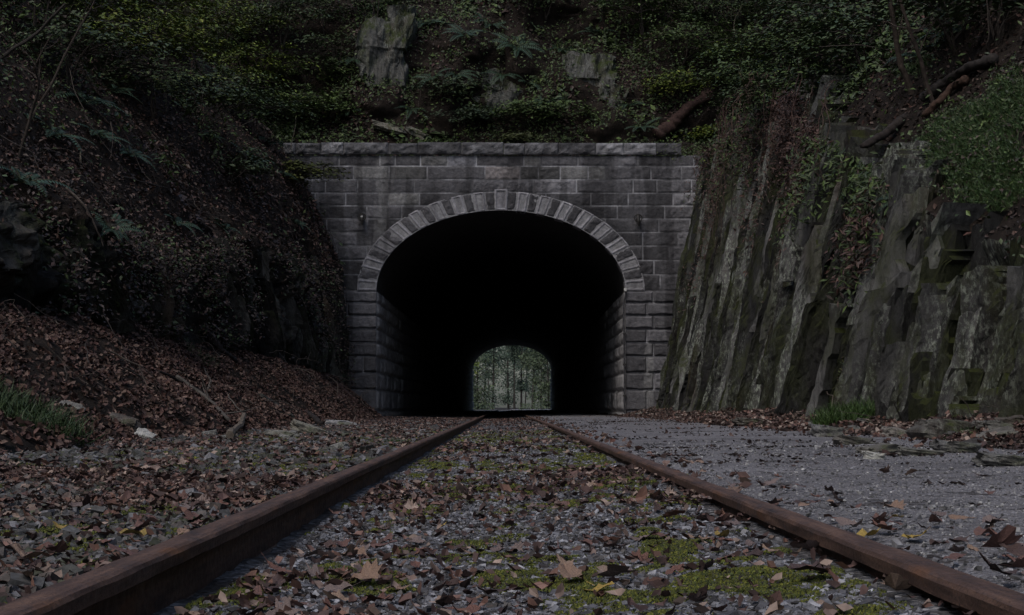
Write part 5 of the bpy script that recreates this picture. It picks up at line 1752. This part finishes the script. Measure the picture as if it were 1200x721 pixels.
stick('fallen_branch', surf_pts([(183, 438), (215, 452), (240, 468)], 0.05), 0.02, 0.012, 'dark branch lying close above the long grey one', 'branch', (0.03, 0.025, 0.022), 'fallen branches on the left bank', seed=45)
stick('fallen_branch', surf_pts([(45, 360), (58, 362), (66, 370)], 0.06), 0.025, 0.012, 'pale short stick under the left rock wall', 'branch', (0.17, 0.15, 0.13), 'fallen branches on the left bank', seed=46)
c0 = hit(412, 502)[0]
stick('fallen_branch', [c0, at(414, 494, c0[1]), at(417, 487, c0[1])], 0.012, 0.008, 'small twig standing upright beside the bluish white stone', 'branch', (0.12, 0.1, 0.09), 'fallen branches on the left bank', seed=47, n=6, wob=0.004)

# rotten timber left of the left rail
q = gpt(40, 652)
nx_, k = 60, 12
xs = np.linspace(-2.7, -1.4, nx_)
th = np.arange(k) * 2 * PI / k
TX = np.repeat(xs[:, None], k, 1)
rr_ = 0.052 * (1 + 0.3 * fbm(TX * 5, np.cos(th)[None] * 2, np.sin(th)[None] * 2, 301, 4)) * np.where(xs > -1.5, np.linspace(1, 1, nx_) - np.clip((xs + 1.5) * 4, 0, 0.6), 1)[:, None]
sq = 1 / np.maximum(np.abs(np.cos(th)), np.abs(np.sin(th))) ** 0.6
TY = q[1] + 1.35 * rr_ * (np.cos(th) * sq)[None]
TZ = 0.09 + rr_ * (np.sin(th) * sq)[None]
V = np.stack([TX, TY, TZ], -1)
i_, j_ = np.meshgrid(np.arange(nx_ - 1), np.arange(k), indexing='ij')
i_, j_ = i_.ravel(), j_.ravel()
F = np.stack([i_ * k + j_, i_ * k + (j_ + 1) % k, (i_ + 1) * k + (j_ + 1) % k, (i_ + 1) * k + j_], 1)
lich = sstep(0.45, 0.6, fbm(TX * 14, TY * 14, TZ * 14, 303, 3)) * (TZ > 0.11) * (TX > -1.85)
tc = np.array([0.03, 0.025, 0.027]) * (1 - lich[..., None]) + np.array([0.26, 0.25, 0.27]) * lich[..., None]
tag(obj('rotten_timber', V.reshape(-1, 3), [F, np.array([np.arange(k)]), np.array([np.arange(k) + (nx_ - 1) * k])], M['bark'], None, tc.reshape(-1, 3), True, origin=(-2.05, q[1], 0.09)),
    'black rotten timber end with pale lichen spots left of the left rail', 'timber')

# ---- stones
def boulder_geo(dim, seed, slab=0.0, nn=14):
    """rounded, split block"""
    u = np.linspace(-1, 1, nn)
    faces, verts, off_ = [], [], 0
    for ax in range(3):
        for sg in (-1, 1):
            a, b_ = np.meshgrid(u, u, indexing='ij')
            p = np.zeros((nn, nn, 3))
            p[..., ax] = sg
            p[..., (ax + 1) % 3] = a
            p[..., (ax + 2) % 3] = b_
            verts.append(p.reshape(-1, 3))
            f = grid_faces(nn, nn)
            faces.append((f if sg > 0 else f[:, ::-1]) + off_)
            off_ += nn * nn
    V = np.concatenate(verts)
    L = np.linalg.norm(V, axis=1, keepdims=True)
    V = V * (0.62 + 0.38 / L)
    n1 = fbm(V[:, 0] * 1.1, V[:, 1] * 1.1, V[:, 2] * 1.1, seed, 4)
    n2 = vnoise(np.floor(V[:, 0] * 2.3 + n1), np.floor(V[:, 1] * 1.7), np.floor(V[:, 2] * 1.2), seed + 9)
    V = V * (1 + 0.22 * n1 + slab * n2)[:, None]
    return V * np.asarray(dim) * 0.5, np.concatenate(faces)


def boulder(name, px, py, dim, label, mat, seed, tilt=(0, 0, 0), sink=0.25, cat='rock', group=None, tint=(1, 1, 1), slab=0.05, pos=None):
    if pos is None:
        c, nn = hit(px, py)
    else:
        c = np.asarray(pos)
    V, F = boulder_geo(dim, seed, slab)
    R = np.array(Euler(tilt).to_matrix())
    V = V @ R.T + c + np.array([0, 0, dim[2] * (0.5 - sink)])
    o = obj(name, V, F, mat, None, np.array(tint), False, origin=c)
    return tag(o, label, cat, group)


RO = 'rock outcrops above the portal'
for px, py, wpx, hpx, dep, lb, sd_ in [
    (452, 60, 46, 78, 1.6, 'tall pale split rock outcrop high above the left half of the portal', 401),
    (466, 30, 24, 46, 1.3, 'narrow pale rock standing against the top of the tall left outcrop', 402),
    (582, 108, 46, 46, 1.4, 'pale rounded rock outcrop above the keystone', 403),
    (694, 95, 50, 64, 1.5, 'pale slabby rock outcrop above the right half of the portal', 404),
    (718, 118, 30, 30, 1.0, 'lower lobe of rock against the right outcrop', 405)]:
    c, nn = hit(px, py)
    k_ = c[1] / FPX
    V, F = boulder_geo((1.3 * wpx * k_, dep * 1.3, 1.2 * hpx * k_), sd_, 0.10, 30)
    V[:, 1] += 0.35 * np.maximum(V[:, 2], 0)
    V[:, 1] += 0.10 * fbm(V[:, 0] * 6, V[:, 2] * 1.5, sd_, sd_, 3)
    V[:, 0] += 0.1 * V[:, 2]
    cc = c + np.array([0, 0.5, 0])
    tag(obj('rock_outcrop', V + cc, F, M['rock_top'], None, np.array((1.0, 1, 1)), False, origin=cc), lb, 'rock', RO)

PS = 'loose stones at the foot of the slopes'
ST = [
    (455, 152, (1.1, 0.7, 0.3), 'flat pale slab lying above the coping left of the arch', (1.3, 1.25, 1.1), (0.2, 0.25, 0)),
    (488, 157, (0.8, 0.5, 0.25), 'smaller tilted slab right of the flat pale one above the coping', (1.3, 1.25, 1.1), (0.3, 0.5, 0)),
    (362, 509, (0.5, 0.3, 0.18), 'long pale wedge shaped stone at the bottom of the left bank', (1.5, 1.45, 1.3), (0.1, 0.35, 0.3)),
    (334, 512, (0.36, 0.3, 0.1), 'low pale stone left of the wedge shaped stone', (1.4, 1.35, 1.25), (0, 0.1, 0)),
    (398, 499, (0.55, 0.35, 0.13), 'bluish white stone near the left rail below the portal', (2.4, 2.4, 2.6), (0, 0.05, 0.2)),
    (168, 516, (0.2, 0.15, 0.12), 'small bright white stone among leaves on the left bank', (3.2, 3.2, 3.2), (0.3, 0.4, 0)),
    (84, 478, (0.24, 0.15, 0.06), 'thin pale stone chip higher on the left bank', (1.5, 1.45, 1.4), (0.3, 0.3, 0)),
    (146, 503, (0.3, 0.25, 0.2), 'rounded brownish stone left above the white stone', (0.8, 0.7, 0.65), (0, 0.2, 0)),
    (1150, 524, (0.42, 0.26, 0.06), 'dark flat slab on the rubble at the right rock foot', (0.45, 0.42, 0.42), (0.1, -0.15, 0.1)),
    (1100, 515, (0.42, 0.4, 0.24), 'smooth grey boulder under the mossy ledge', (0.75, 0.72, 0.7), (0, 0.1, 0.2)),
    (1077, 534, (0.27, 0.2, 0.06), 'pale flat stone on the near edge of the right rubble', (1.2, 1.18, 1.1), (0.05, 0.1, 0)),
    (1030, 531, (0.3, 0.25, 0.08), 'pale flat stone left of a similar one on the right rubble', (1.15, 1.1, 1.05), (0, -0.1, 0.4)),
    (968, 512, (0.3, 0.25, 0.16), 'round grey stone left of the bright grass clump', (1.1, 1.1, 1.15), (0, 0.1, 0)),
    (1024, 538, (0.13, 0.12, 0.06), 'tiny white stone on the path edge', (3.6, 3.6, 3.5), (0, 0.1, 0)),
    (1000, 521, (0.3, 0.22, 0.09), 'thin greyish stone below the bright grass clump', (1.0, 0.95, 0.9), (0, 0.1, 0.2)),
    (1050, 512, (0.28, 0.2, 0.12), 'small light stone right of the bright grass clump', (1.3, 1.2, 1.15), (0, 0.2, 0)),
    (1165, 512, (0.32, 0.22, 0.05), 'light flat slab leaning above the dark slab', (1.1, 1.05, 1.0), (0.15, -0.25, 0)),
    (1185, 500, (0.26, 0.2, 0.12), 'brown stone on the rubble at the right border', (0.7, 0.62, 0.58), (0.1, -0.1, 0)),
    (1120, 530, (0.3, 0.25, 0.1), 'grey stone left of the dark slab', (0.9, 0.9, 0.92), (0, 0.1, 0)),
    (1180, 545, (0.3, 0.2, 0.07), 'thin grey stone below the dark slab at the right', (1.0, 1.0, 1.0), (0, 0.1, 0)),
    (900, 472, (0.24, 0.2, 0.3), 'small upright whitish stone leaning on the right rock wall', (2.2, 2.1, 2.1), (0.2, 0.2, 0)),
    (880, 497, (0.5, 0.35, 0.12), 'flat leaf covered stone at the middle of the right rubble', (0.7, 0.65, 0.6), (0, 0.1, 0)),
    (795, 478, (0.3, 0.25, 0.1), 'small pale stone where the right rock meets the portal', (1.4, 1.35, 1.2), (0, 0.1, 0)),
    (446, 476, (0.45, 0.3, 0.1), 'pale broken stone chip at the foot of the left jamb', (2.0, 1.95, 1.85), (0, 0.35, 0)),
]
for i, (px, py, dim, lb, tn, tl) in enumerate(ST):
    boulder('loose_stone', px, py, dim, lb, M['boulder'], 500 + i * 3, tl, 0.3, 'stone', PS, tn)
# many more rubble slabs, each on its own
for i in range(46):
    Y = 10 + 40 * (i + RS.uniform()) / 46 if i % 2 else 11 + 12 * RS.uniform()
    x = RS.uniform(3.85, 4.9)
    c, nn = drop(x, Y, 0.9)
    if c[2] > 0.8: continue
    q = proj(c[None])[0]
    if q[0] > 1195: continue
    d = RS.uniform(0.07, 0.19)
    fl = RS.uniform(0.2, 0.5)
    k_ = RS.uniform(0.6, 1.5)
    shade_w = 'dark' if k_ < 0.85 else ('grey' if k_ < 1.2 else 'pale')
    shape_w = 'flat' if fl < 0.33 else 'blocky'
    size_w = 'small' if d < 0.13 else 'middling'
    pl = ('below the mossy ledge at the right' if q[0] > 1040 else 'near the bright grass clump' if q[0] > 920 else
          'below the lichen covered slabs' if q[0] > 840 else 'near the right jamb')
    boulder('loose_stone', 0, 0, (d * 1.3, d, d * fl), f'{size_w} {shape_w} {shade_w} stone on the rubble strip {pl}', M['boulder'], 700 + i, tuple(RS.uniform(-0.3, 0.3, 3) + [0, 0, RS.uniform(0, 3)]), 0.25,
            'stone', 'rubble stones along the right rock wall', np.array((1, 0.98, 0.96)) * k_, 0.05, pos=c)
for i in range(22):
    Y = RS.uniform(9, 40)
    x = RS.uniform(-3.4, -1.1)
    z = float(gz(x, Y))
    q = proj([[x, Y, z]])[0]
    if not 5 < q[0]: continue
    d = RS.uniform(0.06, 0.13)
    k_ = RS.uniform(0.8, 1.7)
    shade_w = 'dark grey' if k_ < 1.1 else ('grey' if k_ < 1.4 else 'pale')
    pl = 'far up the left verge' if Y > 26 else ('half way up the left verge' if Y > 16 else 'on the near left verge')
    boulder('loose_stone', 0, 0, (d * 1.3, d, d * 0.7), f'{shade_w} fist sized stone {pl}, {"close to the rail" if x > -2 else "close to the bank"}', M['boulder'], 900 + i, tuple(RS.uniform(-0.3, 0.3, 3)), 0.2,
            'stone', 'pale stones on the left verge', np.array((1, 1, 1)) * k_, 0.05, pos=(x, Y, z))

# ---- iron fittings on the portal
def bracket(px, py, label, glint):
    c = np.array([xcol(px), YP - 0.06, zrow(py)])
    root = thing('wall_bracket', c, label, 'bracket', 'iron brackets on the portal wall')
    s = Soup()
    add_tube(s, [c, c + [0, -0.1, 0.01], c + [0, -0.17, 0.0]], [0.07, 0.06, 0.06], (0.02, 0.02, 0.02), 12)
    s.build('pipe', M['iron'], root)
    s = Soup()
    ths = np.linspace(0, 2 * PI, 15)
    rim = [c + [0.12 * math.cos(t), -0.19, 0.03 + 0.12 * math.sin(t)] for t in ths]
    add_tube(s, rim, 0.022, (0.02, 0.02, 0.02), 6)
    add_tube(s, [c + [0, -0.17, 0.12], c + [0, -0.21, -0.06], c + [0.02, -0.2, -0.24]], [0.05, 0.045, 0.02], (0.02, 0.02, 0.02), 8)
    s.build('hook', M['iron'], root)
    if glint:  # pale bead added to stand for a highlight on the iron
        V, F = boulder_geo((0.06, 0.04, 0.06), 3, 0, 6)
        obj('glint_bead', V + c + [0, -0.22, 0.04], F, M['porcelain'], root, np.array((1.0, 1, 1)), True)


bracket(424, 256, 'black iron bracket with an added pale bead as its glint on the wall left of the arch', True)
bracket(748, 257, 'black iron bracket on the wall right of the arch', False)
cx_ = XC + AX - 0.05
root = thing('conduit', (cx_, YP - 0.1, 0.3), 'thin dark conduit running up the right jamb of the arch', 'conduit')
s = Soup()
zt = zrow(345)
add_tube(s, curve([(cx_, YP - 0.13, 0.25), (cx_, YP - 0.14, 2.0), (cx_ - 0.02, YP - 0.13, zt - 0.25), (cx_ + 0.06, YP - 0.15, zt + 0.0), (cx_ + 0.04, YP - 0.15, zt + 0.12)], 30), 0.028, (0.05, 0.05, 0.055), 8)
s.build('pipe', M['bark'], root)
V, F = boulder_geo((0.09, 0.09, 0.11), 5, 0, 8)
obj('insulator', V + np.array([cx_ + 0.04, YP - 0.17, zt + 0.14]), F, M['porcelain'], root, np.array((1.0, 1, 1)), True)
s = Soup()
for z in (0.8, 1.8, 2.8):
    box(s, cx_ - 0.045, cx_ + 0.045, YP - 0.175, YP - 0.03, z, z + 0.05, (0.03, 0.03, 0.03))
s.build('clip', M['iron'], root)

# ---- woodland beyond the far mouth
def tree(x, y, h, r, cols, label, trunk_r, low, n=2500, leaf=(0.2, 0.42), tint=(0.05, 0.043, 0.037)):
    c = np.array([x, y, -0.05])
    root = thing('woodland_tree', c, label, 'tree', 'trees beyond the far mouth of the tunnel')
    t = Soup()
    tr = curve([c, c + [RS.normal(0, 0.2), 0, h * 0.5], c + [RS.normal(0, 0.4), 0, h]], 12)
    add_tube(t, tr, np.linspace(trunk_r, trunk_r * 0.3, 12), tint, 8)
    fo = Soup()
    ncl = 34
    for k in range(ncl):
        z = h * (low + (1 - low) * RS.uniform())
        rad = r * math.sin(PI * min(1, max(0.12, 0.15 + 0.85 * (1 - (z / h - low) / (1.001 - low))))) ** 0.7
        a = RS.uniform(0, 6.28)
        q = c + np.array([rad * math.cos(a) * RS.uniform(0.3, 1), rad * math.sin(a) * RS.uniform(0.3, 1), z])
        b0 = np.array([np.interp(z - 0.6, tr[:, 2], tr[:, i]) for i in range(3)])
        add_tube(t, [b0, (b0 + q) / 2 + [0, 0, 0.15], q], [trunk_r * 0.25, trunk_r * 0.15, 0.02], tint, 5)
        m_ = n // ncl
        v = RS.normal(0, 1, (m_, 3)) * np.array([0.7, 0.7, 0.35]) * (0.5 + r * 0.16)
        fo.inst(T4, F4, q + v, frames(np.tile([0, -0.3, 1.0], (m_, 1)), RS.uniform(0, 6.28, m_), np.full(m_, 0.6)), RS.uniform(*leaf, m_), pick(cols, m_, 0.3) * RS.uniform(0.75, 1.25))
    t.build('trunk', M['bark'], root)
    fo.build('crown', M['green'], root)


GF = [(0.06, 0.085, 0.04), (0.05, 0.07, 0.036), (0.075, 0.1, 0.05)]
GB = [(0.07, 0.1, 0.068), (0.08, 0.115, 0.078), (0.06, 0.085, 0.06)]
TR = [
    (-2.2, 232, 13, 1.2, GB, 'thin straight trunk left of the middle of the far mouth', 0.1, 0.5),
    (1.3, 208, 12, 1.0, GB, 'thin straight trunk just right of the middle of the far mouth', 0.09, 0.55),
    (3.1, 236, 13, 1.2, GB, 'thin trunk among the sky glints at the right of the far mouth', 0.1, 0.5),
    (-4.6, 176, 9.5, 2.3, GREEN_Y, 'yellow green tree leaning in at the upper left of the far mouth', 0.14, 0.32),
    (-5.2, 186, 8.5, 2.2, GF, 'dull green bushy tree at the left side of the far mouth', 0.14, 0.04),
    (-3.4, 200, 9.0, 2.2, GF, 'bushy green tree behind the yellow green one beyond the tunnel', 0.14, 0.03),
    (-1.6, 216, 13, 2.6, GB, 'bluish green tree left of the middle of the far mouth', 0.18, 0.06),
    (0.6, 228, 14, 2.8, GB, 'bluish green tree in the middle of the far mouth', 0.18, 0.08),
    (2.4, 222, 13, 2.2, GB, 'tree with bare lower trunk right of the middle of the far mouth', 0.16, 0.2),
    (3.6, 205, 12, 1.9, GF, 'slender trunk with sky behind it at the right of the far mouth', 0.13, 0.45),
    (4.5, 196, 11, 1.6, GF, 'slender leafy tree closest to the right edge of the far mouth', 0.12, 0.1),
    (5.2, 184, 9, 1.5, GF, 'olive leafy tree on the right edge of the far mouth', 0.12, 0.06),
    (1.6, 250, 16, 3.2, GB, 'tall pale tree farthest behind the middle of the far mouth', 0.2, 0.16),
    (4.6, 246, 15, 2.9, GB, 'tall pale tree farthest behind the right of the far mouth', 0.18, 0.1),
    (-3.2, 250, 15, 3.4, GB, 'tall pale tree farthest behind the left of the far mouth', 0.2, 0.1),
]
for a in TR: tree(*a)
s = Soup()
n_ = 2600
x, y = RS.uniform(-9, 9, n_), RS.uniform(168, 224, n_)
ok = np.abs(x - 0.3) > 1.6
x, y = x[ok], y[ok]
s.inst(T4, F4, np.stack([x, y, RS.uniform(0.05, 0.9, len(x))], 1), frames(np.tile([0, -0.3, 1.0], (len(x), 1)), RS.uniform(0, 6.28, len(x)), np.full(len(x), 0.6)), RS.uniform(0.15, 0.3, len(x)), pick(GF, len(x), 0.3))
tag(s.build('undergrowth', M['green']), 'low green growth on the ground beyond the far mouth', 'undergrowth', kind='stuff')


# ------------------------------------------------------------------ light
SUN_EL, SUN_DIR = math.radians(52), Vector((-0.42, -0.72, 0))
sd = SUN_DIR.normalized() * math.cos(SUN_EL) + Vector((0, 0, math.sin(SUN_EL)))
ld = bpy.data.lights.new('sun', 'SUN')
ld.energy = 1.0
ld.angle = math.radians(30)
ld.color = (1.0, 0.965, 0.94)
lo = bpy.data.objects.new('sun', ld)
COL.objects.link(lo)
lo.rotation_euler = sd.to_track_quat('Z', 'Y').to_euler()
wd = bpy.data.worlds.new('World')
scene.world = wd
wd.use_nodes = True
nt = wd.node_tree
nt.nodes.clear()
sky = nt.nodes.new('ShaderNodeTexSky')
sky.sky_type = 'NISHITA'
sky.sun_disc = False
sky.sun_elevation = SUN_EL
sky.sun_rotation = math.atan2(sd.x, sd.y)
sky.dust_density = 3.0
bg = nt.nodes.new('ShaderNodeBackground')
bg.inputs[1].default_value = 0.14
wo = nt.nodes.new('ShaderNodeOutputWorld')
nt.links.new(sky.outputs[0], bg.inputs[0])
nt.links.new(bg.outputs[0], wo.inputs[0])

vs = scene.view_settings
vs.view_transform = 'Standard'
vs.look = 'None'
vs.gamma = 1
vs.use_curve_mapping = False
vs.exposure = 0.0
scene.render.engine = 'CYCLES'
cy = scene.cycles
cy.use_denoising = True
cy.max_bounces = 5
cy.diffuse_bounces = 3
cy.glossy_bounces = 2
cy.transmission_bounces = 2
cy.caustics_reflective = False
cy.caustics_refractive = False
